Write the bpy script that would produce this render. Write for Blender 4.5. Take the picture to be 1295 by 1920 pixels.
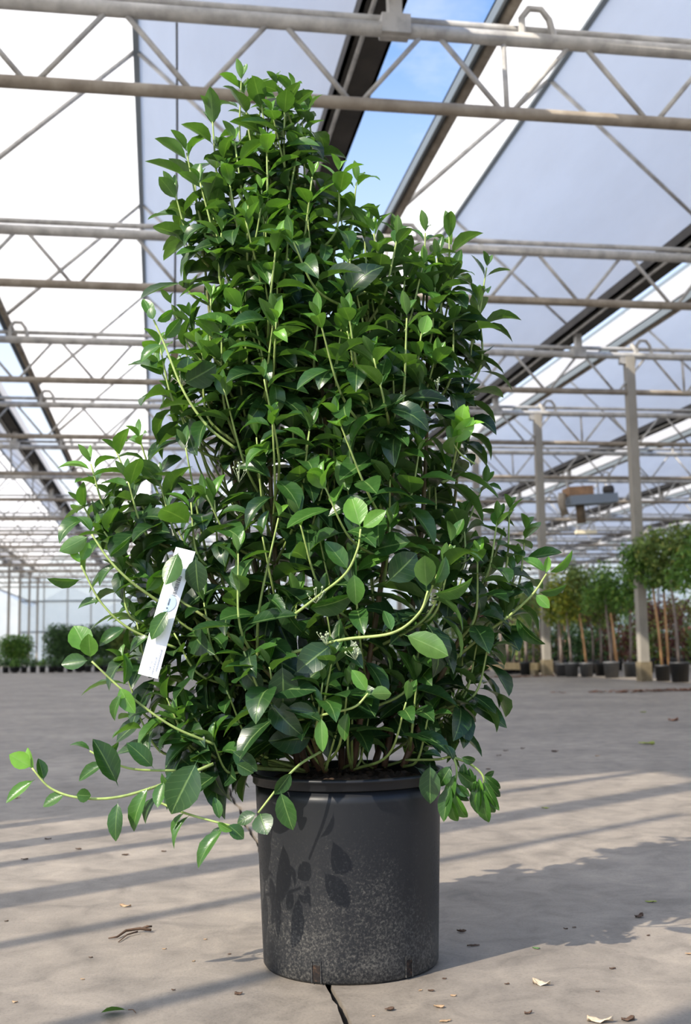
import bpy, bmesh, math, random
import numpy as np
from mathutils import Vector, Matrix
from mathutils.bvhtree import BVHTree

for o in list(bpy.data.objects):
    bpy.data.objects.remove(o)
SC = bpy.context.scene
COL = SC.collection
rnd = random.Random(11)

# ------------------------------------------------------------------ camera
F = 2100.0
ROLL = 0.018
PITCH = math.atan(254.6 / F)
YAW = math.atan(357.7 * math.cos(PITCH) / F)
CAMH = 0.60
FW = Vector((math.sin(YAW) * math.cos(PITCH), math.cos(YAW) * math.cos(PITCH), math.sin(PITCH)))
R0 = Vector((math.cos(YAW), -math.sin(YAW), 0))
U0 = R0.cross(FW)
RT = R0 * math.cos(ROLL) - U0 * math.sin(ROLL)
UP = U0 * math.cos(ROLL) + R0 * math.sin(ROLL)
CAM = Vector((0, 0, CAMH))
FH = Vector((math.sin(YAW), math.cos(YAW), 0))      # level forward
POT = Vector((0.3715, 2.2258, 0))

cd = bpy.data.cameras.new('camera')
co = bpy.data.objects.new('camera', cd)
COL.objects.link(co)
cd.sensor_fit = 'VERTICAL'
cd.sensor_height = 24.0
cd.sensor_width = 24.0 * 1295 / 1920
cd.lens = 24.0 * F / 1920
mw = Matrix((RT, UP, -FW)).transposed().to_4x4()
mw.translation = CAM
co.matrix_world = mw
cd.clip_end = 500
cd.dof.use_dof = True
cd.dof.focus_distance = 2.12
cd.dof.aperture_fstop = (cd.lens / 1000) / 0.0062
SC.camera = co

# ------------------------------------------------------------------ sky, sun, exposure
SUN_EL = math.radians(40)
SUN_AZ = math.atan2(0.515, 0.857)                    # way the light travels, from +X
SDIR = Vector((math.cos(SUN_AZ) * math.cos(SUN_EL), math.sin(SUN_AZ) * math.cos(SUN_EL), -math.sin(SUN_EL)))
w = bpy.data.worlds.new('sky')
SC.world = w
w.use_nodes = True
nt = w.node_tree
nt.nodes.clear()
out = nt.nodes.new('ShaderNodeOutputWorld')
bg = nt.nodes.new('ShaderNodeBackground')
sky = nt.nodes.new('ShaderNodeTexSky')
sky.sky_type = 'NISHITA'
sky.sun_disc = False
sky.sun_elevation = SUN_EL
sky.sun_rotation = math.atan2(-SDIR.x, -SDIR.y)
sky.air_density = 1.0
sky.dust_density = 1.2
sky.ozone_density = 1.0
tc = nt.nodes.new('ShaderNodeTexCoord')
sep = nt.nodes.new('ShaderNodeSeparateXYZ')
nz = nt.nodes.new('ShaderNodeTexNoise')
nz.inputs['Scale'].default_value = 2.6
nz.inputs['Detail'].default_value = 7
nz.inputs['Roughness'].default_value = 0.6
cr = nt.nodes.new('ShaderNodeValToRGB')
cr.color_ramp.elements[0].position = 0.50
cr.color_ramp.elements[1].position = 0.78
mp = nt.nodes.new('ShaderNodeMapping')
mp.inputs['Scale'].default_value = (1, 1, 2.2)
hz = nt.nodes.new('ShaderNodeMapRange')              # clouds thicken to the horizon
hz.inputs['From Min'].default_value = 0.50
hz.inputs['From Max'].default_value = 0.12
mx = nt.nodes.new('ShaderNodeMath'); mx.operation = 'MAXIMUM'
mx.use_clamp = True
mul = nt.nodes.new('ShaderNodeMath'); mul.operation = 'MULTIPLY'; mul.inputs[1].default_value = 0.85
mix = nt.nodes.new('ShaderNodeMix'); mix.data_type = 'RGBA'
skm = nt.nodes.new('ShaderNodeMix'); skm.data_type = 'RGBA'; skm.blend_type = 'MULTIPLY'
skm.inputs[0].default_value = 1.0
skm.inputs[7].default_value = (0.205, 0.237, 0.275, 1)
nt.links.new(tc.outputs['Generated'], sep.inputs[0])
nt.links.new(tc.outputs['Generated'], mp.inputs[0])
nt.links.new(mp.outputs[0], nz.inputs['Vector'])
nt.links.new(nz.outputs['Fac'], cr.inputs[0])
nt.links.new(sep.outputs['Z'], hz.inputs['Value'])
nt.links.new(cr.outputs[0], mx.inputs[0])
nt.links.new(hz.outputs[0], mx.inputs[1])
nt.links.new(mx.outputs[0], mul.inputs[0])
nt.links.new(sky.outputs[0], skm.inputs[6])
nt.links.new(mul.outputs[0], mix.inputs[0])
nt.links.new(skm.outputs[2], mix.inputs[6])
mix.inputs[7].default_value = (0.95, 0.95, 0.94, 1)
nt.links.new(mix.outputs[2], bg.inputs[0])
bg.inputs[1].default_value = 1.0
nt.links.new(bg.outputs[0], out.inputs[0])

sl = bpy.data.lights.new('sun_offscreen', 'SUN')
so = bpy.data.objects.new('sun_offscreen', sl)
COL.objects.link(so)
sl.energy = 5.2
sl.color = (1.0, 0.91, 0.78)
sl.angle = math.radians(0.53)
so.rotation_euler = SDIR.to_track_quat('-Z', 'Y').to_euler()

vs = SC.view_settings
vs.view_transform = 'Standard'
vs.look = 'None'
vs.gamma = 1.0
vs.use_curve_mapping = False
vs.exposure = 0.36

# ------------------------------------------------------------------ helpers
def ray(px, py):
    return FW + RT * ((px - 647.5) / F) + UP * ((960 - py) / F)

def on_z(px, py, z=0.0):
    d = ray(px, py)
    return CAM + d * ((z - CAMH) / d.z)

def on_y(px, py, y):
    d = ray(px, py)
    return CAM + d * (y / d.y)

def at(px, py, d=0.0):
    """point of the upright plane through the pot's axis, d metres behind it"""
    r = ray(px, py)
    t = ((POT - CAM).dot(FH) + d) / r.dot(FH)
    return CAM + r * t

def to_px(p):
    v = p - CAM
    z = v.dot(FW)
    return 647.5 + F * v.dot(RT) / z, 960 - F * v.dot(UP) / z

class MB:
    def __init__(s):
        s.v = []; s.f = []; s.uv = None
    def box(s, lo, hi):
        n = len(s.v)
        for x in (lo[0], hi[0]):
            for y in (lo[1], hi[1]):
                for z in (lo[2], hi[2]):
                    s.v.append((x, y, z))
        for q in ((0, 1, 3, 2), (4, 6, 7, 5), (0, 4, 5, 1), (2, 3, 7, 6), (0, 2, 6, 4), (1, 5, 7, 3)):
            s.f.append(tuple(n + i for i in q))
        return s
    def tube(s, pts, rad, n=8, cap=True):
        pts = [Vector(p) for p in pts]
        if not isinstance(rad, (list, tuple)):
            rad = [rad] * len(pts)
        b = len(s.v)
        ref = None
        for i, p in enumerate(pts):
            t = (pts[min(i + 1, len(pts) - 1)] - pts[max(i - 1, 0)]).normalized()
            if ref is None:
                ref = t.orthogonal().normalized()
            ref = (ref - t * ref.dot(t)).normalized()
            o = t.cross(ref)
            for k in range(n):
                a = 2 * math.pi * k / n
                s.v.append(tuple(p + (ref * math.cos(a) + o * math.sin(a)) * rad[i]))
        for i in range(len(pts) - 1):
            for k in range(n):
                s.f.append((b + i * n + k, b + i * n + (k + 1) % n, b + (i + 1) * n + (k + 1) % n, b + (i + 1) * n + k))
        if cap:
            s.f.append(tuple(b + k for k in range(n))[::-1])
            s.f.append(tuple(b + (len(pts) - 1) * n + k for k in range(n)))
        return s
    def lathe(s, prof, n=64, c=(0, 0, 0)):
        b = len(s.v)
        for r, z in prof:
            for k in range(n):
                a = 2 * math.pi * k / n
                s.v.append((c[0] + r * math.cos(a), c[1] + r * math.sin(a), c[2] + z))
        for i in range(len(prof) - 1):
            for k in range(n):
                s.f.append((b + i * n + k, b + i * n + (k + 1) % n, b + (i + 1) * n + (k + 1) % n, b + (i + 1) * n + k))
        return s
    def mesh(s, name, smooth=False):
        m = bpy.data.meshes.new(name)
        m.from_pydata([tuple(v) for v in s.v], [], s.f)
        if smooth:
            m.polygons.foreach_set('use_smooth', [True] * len(m.polygons))
        m.update()
        return m
    def build(s, name, mat, parent=None, smooth=False, loc=None):
        return link(name, s.mesh(name, smooth), mat, parent, loc)

def link(name, mesh, mat, parent=None, loc=None):
    o = bpy.data.objects.new(name, mesh)
    if mat is not None and not mesh.materials:
        mesh.materials.append(mat)
    COL.objects.link(o)
    if parent is not None:
        o.parent = parent
    if loc is not None:
        o.location = loc
    return o

def empty(name, loc=(0, 0, 0)):
    o = bpy.data.objects.new(name, None)
    o.empty_display_size = 0.1
    COL.objects.link(o)
    o.location = loc
    return o

def tag(o, label=None, cat=None, group=None, kind=None):
    if label: o['label'] = label
    if cat: o['category'] = cat
    if group: o['group'] = group
    if kind: o['kind'] = kind
    return o

def copy_tree(o, parent=None):
    c = o.copy()
    COL.objects.link(c)
    c.parent = parent
    for ch in [x for x in ALLCH.get(o.name, [])]:
        copy_tree(ch, c)
    return c
ALLCH = {}

# ------------------------------------------------------------------ materials
def mat(name, col, rough=0.6, metal=0.0, spec=0.5):
    m = bpy.data.materials.new(name)
    m.use_nodes = True
    b = m.node_tree.nodes['Principled BSDF']
    b.inputs['Base Color'].default_value = (*col, 1)
    b.inputs['Roughness'].default_value = rough
    b.inputs['Metallic'].default_value = metal
    b.inputs['Specular IOR Level'].default_value = spec
    return m

def N(m, t, **kw):
    n = m.node_tree.nodes.new(t)
    for k, v in kw.items():
        if k in n.inputs.keys():
            n.inputs[k].default_value = v
        else:
            setattr(n, k, v)
    return n

def L(m, a, b):
    m.node_tree.links.new(a, b)

def ramp(m, stops):
    r = N(m, 'ShaderNodeValToRGB')
    e = r.color_ramp.elements
    e[0].position, e[0].color = stops[0][0], (*stops[0][1], 1)
    e[1].position, e[1].color = stops[-1][0], (*stops[-1][1], 1)
    for p, c in stops[1:-1]:
        x = e.new(p); x.color = (*c, 1)
    return r

def noisy(name, stops, scale, rough=0.7, bump=0.0, detail=6, stretch=(1, 1, 1), metal=0.0, coord='Object', spec=0.5):
    m = mat(name, stops[0][1], rough, metal, spec)
    b = m.node_tree.nodes['Principled BSDF']
    t = N(m, 'ShaderNodeTexCoord')
    mp = N(m, 'ShaderNodeMapping'); mp.inputs['Scale'].default_value = stretch
    n = N(m, 'ShaderNodeTexNoise', Scale=scale, Detail=detail, Roughness=0.6)
    r = ramp(m, stops)
    L(m, t.outputs[coord], mp.inputs[0]); L(m, mp.outputs[0], n.inputs['Vector'])
    L(m, n.outputs['Fac'], r.inputs[0]); L(m, r.outputs[0], b.inputs['Base Color'])
    if bump:
        bp = N(m, 'ShaderNodeBump', Strength=bump, Distance=0.003)
        L(m, n.outputs['Fac'], bp.inputs['Height']); L(m, bp.outputs[0], b.inputs['Normal'])
    return m

def concrete():
    m = mat('concrete', (0.3, 0.28, 0.26), 0.55, spec=0.4)
    b = m.node_tree.nodes['Principled BSDF']
    g = N(m, 'ShaderNodeNewGeometry')
    n1 = N(m, 'ShaderNodeTexNoise', Scale=1.1, Detail=8, Roughness=0.62)
    n2 = N(m, 'ShaderNodeTexNoise', Scale=9.0, Detail=8, Roughness=0.65, Distortion=0.6)
    n3 = N(m, 'ShaderNodeTexNoise', Scale=160.0, Detail=3, Roughness=0.6)
    for n in (n1, n2, n3):
        L(m, g.outputs['Position'], n.inputs['Vector'])
    r1 = ramp(m, [(0.3, (0.168, 0.145, 0.119)), (0.5, (0.234, 0.203, 0.167)), (0.72, (0.312, 0.272, 0.224))])
    r2 = ramp(m, [(0.28, (0.60, 0.59, 0.58)), (0.5, (0.97, 0.96, 0.95)), (0.72, (1.27, 1.25, 1.22))])
    r3 = ramp(m, [(0.25, (0.7, 0.7, 0.7)), (0.45, (1, 1, 1)), (0.8, (1.08, 1.08, 1.08))])
    a = N(m, 'ShaderNodeMix', data_type='RGBA', blend_type='MULTIPLY'); a.inputs[0].default_value = 1
    c = N(m, 'ShaderNodeMix', data_type='RGBA', blend_type='MULTIPLY'); c.inputs[0].default_value = 1
    L(m, n1.outputs['Fac'], r1.inputs[0]); L(m, n2.outputs['Fac'], r2.inputs[0]); L(m, n3.outputs['Fac'], r3.inputs[0])
    L(m, r1.outputs[0], a.inputs[6]); L(m, r2.outputs[0], a.inputs[7])
    L(m, a.outputs[2], c.inputs[6]); L(m, r3.outputs[0], c.inputs[7])
    L(m, c.outputs[2], b.inputs['Base Color'])
    bp = N(m, 'ShaderNodeBump', Strength=0.35, Distance=0.002)
    ad = N(m, 'ShaderNodeMath', operation='ADD')
    L(m, n2.outputs['Fac'], ad.inputs[0]); L(m, n3.outputs['Fac'], ad.inputs[1])
    L(m, ad.outputs[0], bp.inputs['Height']); L(m, bp.outputs[0], b.inputs['Normal'])
    return m

def sheet(name, trans, refl, fac=0.6):
    """translucent white glazing"""
    m = bpy.data.materials.new(name); m.use_nodes = True
    m.node_tree.nodes.clear()
    o = N(m, 'ShaderNodeOutputMaterial')
    g = N(m, 'ShaderNodeNewGeometry')
    n = N(m, 'ShaderNodeTexNoise', Scale=0.8, Detail=5, Roughness=0.6)
    mp = N(m, 'ShaderNodeMapping'); mp.inputs['Scale'].default_value = (2.5, 0.6, 2.5)
    L(m, g.outputs['Position'], mp.inputs[0]); L(m, mp.outputs[0], n.inputs['Vector'])
    r = ramp(m, [(0.3, tuple(c * 0.90 for c in trans)), (0.65, trans)])
    L(m, n.outputs['Fac'], r.inputs[0])
    t = N(m, 'ShaderNodeBsdfTranslucent'); L(m, r.outputs[0], t.inputs[0])
    d = N(m, 'ShaderNodeBsdfDiffuse'); d.inputs[0].default_value = (*refl, 1)
    x = N(m, 'ShaderNodeMixShader'); x.inputs[0].default_value = fac
    L(m, d.outputs[0], x.inputs[1]); L(m, t.outputs[0], x.inputs[2]); L(m, x.outputs[0], o.inputs[0])
    return m

def leaf_material():
    m = bpy.data.materials.new('leaf_green'); m.use_nodes = True
    b = m.node_tree.nodes['Principled BSDF']
    o = m.node_tree.nodes['Material Output']
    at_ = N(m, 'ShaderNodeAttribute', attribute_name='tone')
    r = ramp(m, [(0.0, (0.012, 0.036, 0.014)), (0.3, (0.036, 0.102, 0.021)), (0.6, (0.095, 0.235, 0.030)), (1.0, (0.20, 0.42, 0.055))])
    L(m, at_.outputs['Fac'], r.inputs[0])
    uv = N(m, 'ShaderNodeUVMap')
    sp = N(m, 'ShaderNodeSeparateXYZ'); L(m, uv.outputs[0], sp.inputs[0])
    # midrib: |v| small ; side veins: stripes of u - 0.5|v|
    ab = N(m, 'ShaderNodeMath', operation='ABSOLUTE'); L(m, sp.outputs['Y'], ab.inputs[0])
    mr = N(m, 'ShaderNodeMapRange'); mr.inputs['From Min'].default_value = 0.02; mr.inputs['From Max'].default_value = 0.085
    mr.inputs['To Min'].default_value = 1; mr.inputs['To Max'].default_value = 0
    L(m, ab.outputs[0], mr.inputs['Value'])
    sb = N(m, 'ShaderNodeMath', operation='MULTIPLY_ADD'); sb.inputs[1].default_value = -0.22
    L(m, ab.outputs[0], sb.inputs[0]); L(m, sp.outputs['X'], sb.inputs[2])
    fr = N(m, 'ShaderNodeMath', operation='MULTIPLY'); fr.inputs[1].default_value = 6.5; L(m, sb.outputs[0], fr.inputs[0])
    f2 = N(m, 'ShaderNodeMath', operation='FRACT'); L(m, fr.outputs[0], f2.inputs[0])
    pp = N(m, 'ShaderNodeMath', operation='PINGPONG'); pp.inputs[1].default_value = 0.5; L(m, f2.outputs[0], pp.inputs[0])
    sv = N(m, 'ShaderNodeMapRange'); sv.inputs['From Min'].default_value = 0.0; sv.inputs['From Max'].default_value = 0.09
    sv.inputs['To Min'].default_value = 0.22; sv.inputs['To Max'].default_value = 0
    L(m, pp.outputs[0], sv.inputs['Value'])
    mv = N(m, 'ShaderNodeMath', operation='MAXIMUM'); L(m, mr.outputs[0], mv.inputs[0]); L(m, sv.outputs[0], mv.inputs[1])
    vs_ = N(m, 'ShaderNodeMath', operation='MULTIPLY'); vs_.inputs[1].default_value = 0.42; L(m, mv.outputs[0], vs_.inputs[0])
    veincol = N(m, 'ShaderNodeMix', data_type='RGBA'); veincol.inputs[7].default_value = (0.26, 0.40, 0.13, 1)
    L(m, vs_.outputs[0], veincol.inputs[0]); L(m, r.outputs[0], veincol.inputs[6])
    # paler underside
    ge = N(m, 'ShaderNodeNewGeometry')
    un = N(m, 'ShaderNodeMix', data_type='RGBA'); un.inputs[7].default_value = (0.12, 0.21, 0.07, 1)
    bf = N(m, 'ShaderNodeMath', operation='MULTIPLY'); bf.inputs[1].default_value = 0.42
    L(m, ge.outputs['Backfacing'], bf.inputs[0]); L(m, bf.outputs[0], un.inputs[0]); L(m, veincol.outputs[2], un.inputs[6])
    nz = N(m, 'ShaderNodeTexNoise', Scale=28.0, Detail=3)
    L(m, ge.outputs['Position'], nz.inputs['Vector'])
    nr = ramp(m, [(0.3, (0.78, 0.8, 0.75)), (0.7, (1.2, 1.18, 1.15))])
    L(m, nz.outputs['Fac'], nr.inputs[0])
    mm = N(m, 'ShaderNodeMix', data_type='RGBA', blend_type='MULTIPLY'); mm.inputs[0].default_value = 1
    L(m, un.outputs[2], mm.inputs[6]); L(m, nr.outputs[0], mm.inputs[7])
    L(m, mm.outputs[2], b.inputs['Base Color'])
    b.inputs['Roughness'].default_value = 0.31
    b.inputs['Specular IOR Level'].default_value = 0.5
    bp = N(m, 'ShaderNodeBump', Strength=0.25, Distance=0.0012, invert=True)
    L(m, mv.outputs[0], bp.inputs['Height']); L(m, bp.outputs[0], b.inputs['Normal'])
    tr = N(m, 'ShaderNodeBsdfTranslucent')
    tm = N(m, 'ShaderNodeMix', data_type='RGBA', blend_type='MULTIPLY'); tm.inputs[0].default_value = 1
    tm.inputs[7].default_value = (1.7, 1.9, 0.55, 1)
    L(m, mm.outputs[2], tm.inputs[6]); L(m, tm.outputs[2], tr.inputs[0])
    x = N(m, 'ShaderNodeMixShader'); x.inputs[0].default_value = 0.24
    L(m, b.outputs[0], x.inputs[1]); L(m, tr.outputs[0], x.inputs[2]); L(m, x.outputs[0], o.inputs[0])
    return m

def stem_material():
    m = mat('stem_bark', (0.2, 0.3, 0.08), 0.55)
    b = m.node_tree.nodes['Principled BSDF']
    a = N(m, 'ShaderNodeAttribute', attribute_name='tone')
    r = ramp(m, [(0.0, (0.10, 0.055, 0.03)), (0.35, (0.17, 0.14, 0.05)), (0.6, (0.20, 0.28, 0.07)), (1.0, (0.38, 0.48, 0.14))])
    n = N(m, 'ShaderNodeTexNoise', Scale=60, Detail=4)
    mm = N(m, 'ShaderNodeMix', data_type='RGBA', blend_type='MULTIPLY'); mm.inputs[0].default_value = 1
    rr = ramp(m, [(0.3, (0.7, 0.7, 0.7)), (0.7, (1.2, 1.2, 1.2))])
    g = N(m, 'ShaderNodeNewGeometry'); L(m, g.outputs['Position'], n.inputs['Vector'])
    L(m, n.outputs['Fac'], rr.inputs[0]); L(m, a.outputs['Fac'], r.inputs[0])
    L(m, r.outputs[0], mm.inputs[6]); L(m, rr.outputs[0], mm.inputs[7]); L(m, mm.outputs[2], b.inputs['Base Color'])
    return m

def pot_material():
    m = mat('pot_plastic', (0.03, 0.03, 0.03), 0.5, spec=0.30)
    b = m.node_tree.nodes['Principled BSDF']
    t = N(m, 'ShaderNodeTexCoord')
    n = N(m, 'ShaderNodeTexNoise', Scale=210, Detail=7, Roughness=0.75, Distortion=0.15)
    n2 = N(m, 'ShaderNodeTexNoise', Scale=9, Detail=4, Roughness=0.6)
    L(m, t.outputs['Object'], n.inputs['Vector']); L(m, t.outputs['Object'], n2.inputs['Vector'])
    sp = N(m, 'ShaderNodeSeparateXYZ'); L(m, t.outputs['Object'], sp.inputs[0])
    # dried splash: worn speckles, more of them low on the wall
    mr = N(m, 'ShaderNodeMapRange'); mr.inputs['From Min'].default_value = 0.02; mr.inputs['From Max'].default_value = 0.34
    mr.inputs['To Min'].default_value = 0.16; mr.inputs['To Max'].default_value = -0.06
    L(m, sp.outputs['Z'], mr.inputs['Value'])
    s1 = N(m, 'ShaderNodeMath', operation='ADD'); L(m, n.outputs['Fac'], s1.inputs[0]); L(m, mr.outputs[0], s1.inputs[1])
    s2 = N(m, 'ShaderNodeMath', operation='MULTIPLY_ADD'); s2.inputs[1].default_value = 0.35; L(m, n2.outputs['Fac'], s2.inputs[0]); L(m, s1.outputs[0], s2.inputs[2])
    r = ramp(m, [(0.70, (0.013, 0.0142, 0.0165)), (0.80, (0.022, 0.0225, 0.023)), (1.0, (0.115, 0.108, 0.095))])
    L(m, s2.outputs[0], r.inputs[0]); L(m, r.outputs[0], b.inputs['Base Color'])
    rr = N(m, 'ShaderNodeMapRange'); rr.inputs['From Min'].default_value = 0.7; rr.inputs['From Max'].default_value = 0.95
    rr.inputs['To Min'].default_value = 0.42; rr.inputs['To Max'].default_value = 0.8
    L(m, s2.outputs[0], rr.inputs['Value']); L(m, rr.outputs[0], b.inputs['Roughness'])
    return m

M = {}
M['concrete'] = concrete()
M['joint'] = noisy('joint_dirt', [(0.35, (0.012, 0.010, 0.008)), (0.6, (0.04, 0.035, 0.02)), (0.75, (0.05, 0.06, 0.02))], 60, 0.95, 0.6)
M['steel'] = noisy('galvanised_steel', [(0.35, (0.30, 0.29, 0.275)), (0.6, (0.50, 0.485, 0.455))], 6, 0.55, metal=0.0, stretch=(1, 1, 1))
M['brownpipe'] = noisy('weathered_pipe', [(0.35, (0.20, 0.165, 0.125)), (0.65, (0.34, 0.295, 0.235))], 5, 0.6, metal=0.0)
M['dark'] = noisy('dark_gutter', [(0.35, (0.028, 0.025, 0.023)), (0.65, (0.055, 0.048, 0.043))], 3, 0.7)
M['ridge'] = mat('ridge_bar', (0.19, 0.22, 0.24), 0.5, 0.0)
M['panel'] = sheet('roof_film', (0.93, 0.915, 0.89), (0.90, 0.89, 0.88), 0.64)
M['post'] = noisy('post_paint', [(0.3, (0.22, 0.20, 0.165)), (0.7, (0.33, 0.305, 0.26))], 4, 0.7, stretch=(1, 1, .4))
M['foot'] = noisy('post_footing', [(0.3, (0.12, 0.095, 0.055)), (0.7, (0.22, 0.175, 0.105))], 9, 0.9)
M['leaf'] = leaf_material()
M['stem'] = stem_material()
M['pot'] = pot_material()
M['soil'] = noisy('soil', [(0.3, (0.018, 0.012, 0.008)), (0.6, (0.07, 0.04, 0.022)), (0.75, (0.16, 0.08, 0.04))], 45, 0.95, 0.8)
M['bgpot'] = noisy('grey_pot', [(0.3, (0.085, 0.088, 0.092)), (0.7, (0.125, 0.128, 0.13))], 8, 0.55)
M['bgpot2'] = noisy('black_pot', [(0.3, (0.02, 0.021, 0.023)), (0.7, (0.035, 0.036, 0.038))], 8, 0.5)
M['stake'] = noisy('orange_stake', [(0.3, (0.38, 0.20, 0.085)), (0.7, (0.55, 0.32, 0.15))], 14, 0.7, stretch=(1, 1, .3))
M['bark'] = noisy('grey_bark', [(0.3, (0.14, 0.105, 0.085)), (0.7, (0.27, 0.22, 0.19))], 14, 0.8, stretch=(1, 1, .3))
M['wood'] = noisy('edging_board', [(0.3, (0.24, 0.18, 0.085)), (0.7, (0.38, 0.29, 0.15))], 7, 0.85)
M['white'] = mat('tag_plastic', (0.86, 0.87, 0.88), 0.5)
M['ink'] = mat('tag_ink', (0.06, 0.065, 0.075), 0.7)
M['ink_faint'] = mat('tag_ink_faint', (0.50, 0.52, 0.54), 0.7)
M['tagblue'] = mat('tag_blue', (0.46, 0.60, 0.78), 0.5)
M['bud'] = mat('flower_bud', (0.34, 0.40, 0.24), 0.6)
def clear_glass():
    m = bpy.data.materials.new('clear_glass'); m.use_nodes = True
    m.node_tree.nodes.clear()
    o = N(m, 'ShaderNodeOutputMaterial'); t = N(m, 'ShaderNodeBsdfTransparent'); t.inputs[0].default_value = (.93, .95, .95, 1)
    d = N(m, 'ShaderNodeBsdfTranslucent'); d.inputs[0].default_value = (.8, .83, .85, 1)
    x = N(m, 'ShaderNodeMixShader'); x.inputs[0].default_value = .25
    L(m, t.outputs[0], x.inputs[1]); L(m, d.outputs[0], x.inputs[2]); L(m, x.outputs[0], o.inputs[0])
    return m
M['glass'] = clear_glass()

def crown_mat(name, cols):
    m = mat(name, cols[0], 0.6)
    b = m.node_tree.nodes['Principled BSDF']
    o = m.node_tree.nodes['Material Output']
    a = N(m, 'ShaderNodeAttribute', attribute_name='tone')
    r = ramp(m, [(i / (len(cols) - 1), c) for i, c in enumerate(cols)])
    L(m, a.outputs['Fac'], r.inputs[0]); L(m, r.outputs[0], b.inputs['Base Color'])
    t = N(m, 'ShaderNodeBsdfTranslucent'); L(m, r.outputs[0], t.inputs[0])
    x = N(m, 'ShaderNodeMixShader'); x.inputs[0].default_value = 0.3
    L(m, b.outputs[0], x.inputs[1]); L(m, t.outputs[0], x.inputs[2]); L(m, x.outputs[0], o.inputs[0])
    return m
M['cr_green'] = crown_mat('crown_green', [(0.05, 0.10, 0.02), (0.10, 0.22, 0.03), (0.17, 0.32, 0.05), (0.38, 0.42, 0.06)])
M['cr_yellow'] = crown_mat('crown_yellow', [(0.09, 0.13, 0.02), (0.20, 0.28, 0.03), (0.40, 0.40, 0.04), (0.85, 0.55, 0.03)])
M['cr_olive'] = crown_mat('crown_olive', [(0.079, 0.114, 0.035), (0.158, 0.245, 0.052), (0.263, 0.350, 0.079), (0.525, 0.385, 0.088)])
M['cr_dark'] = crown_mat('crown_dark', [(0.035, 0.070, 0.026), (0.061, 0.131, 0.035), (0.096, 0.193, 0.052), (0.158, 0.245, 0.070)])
M['cr_red'] = crown_mat('crown_red', [(0.088, 0.035, 0.032), (0.158, 0.052, 0.044), (0.193, 0.105, 0.052), (0.140, 0.175, 0.052)])

# ------------------------------------------------------------------ the floor
fl = MB().box((-40, -14, -0.30), (60, 130, -0.035)).build('floor', M['joint'])
tag(fl, 'grey concrete slab floor with a dark cracked joint', None, None, 'structure')
JX = 0.307
def joint_edge(side):
    r2 = random.Random(5 if side < 0 else 6)
    pts = []
    y = -14.0
    while y < 130:
        wob = 0.004 * math.sin(y * 9.1) + 0.003 * math.sin(y * 23 + 1)
        gap = 0.0045 + 0.0035 * r2.random() ** 2
        pts.append((JX + (wob + side * gap if -1 < y < 9 else side * 0.006), y))
        y += 0.03 if 1.0 < y < 6 else (0.3 if y < 10 else 8.0)
    pts.append((JX + side * 0.006, 130))
    return pts
def slab(side):
    e = joint_edge(side)
    far = -40 if side < 0 else 60
    v = []; f = []
    for x, y in e:
        v += [(far, y, 0), (x, y, 0), (x, y, -0.045)]
    for i in range(len(e) - 1):
        a, b = 3 * i, 3 * i + 3
        q = [(a, b, b + 1, a + 1), (a + 1, b + 1, b + 2, a + 2)]
        f += [t if side > 0 else t[::-1] for t in q]
    m = MB(); m.v = v; m.f = f
    return m.build('slab', M['concrete'], fl)
slab(-1); slab(1)

# ------------------------------------------------------------------ the greenhouse roof
TY = [3.28 + 4.46 * k for k in range(16)]       # truss positions along the house; TY[1] is the nearest one in view
YF = 0.60                                       # the roof's front edge
YE = TY[-1]
PER = 4.9
BAYS = range(-2, 6)
XL = lambda k: -2.25 + PER * k                  # left rail of a bay
XMIN, XMAX = XL(-2), XL(5) + 4.1
ZR, ZE, ZG = 7.4, 5.62, 5.64

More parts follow.
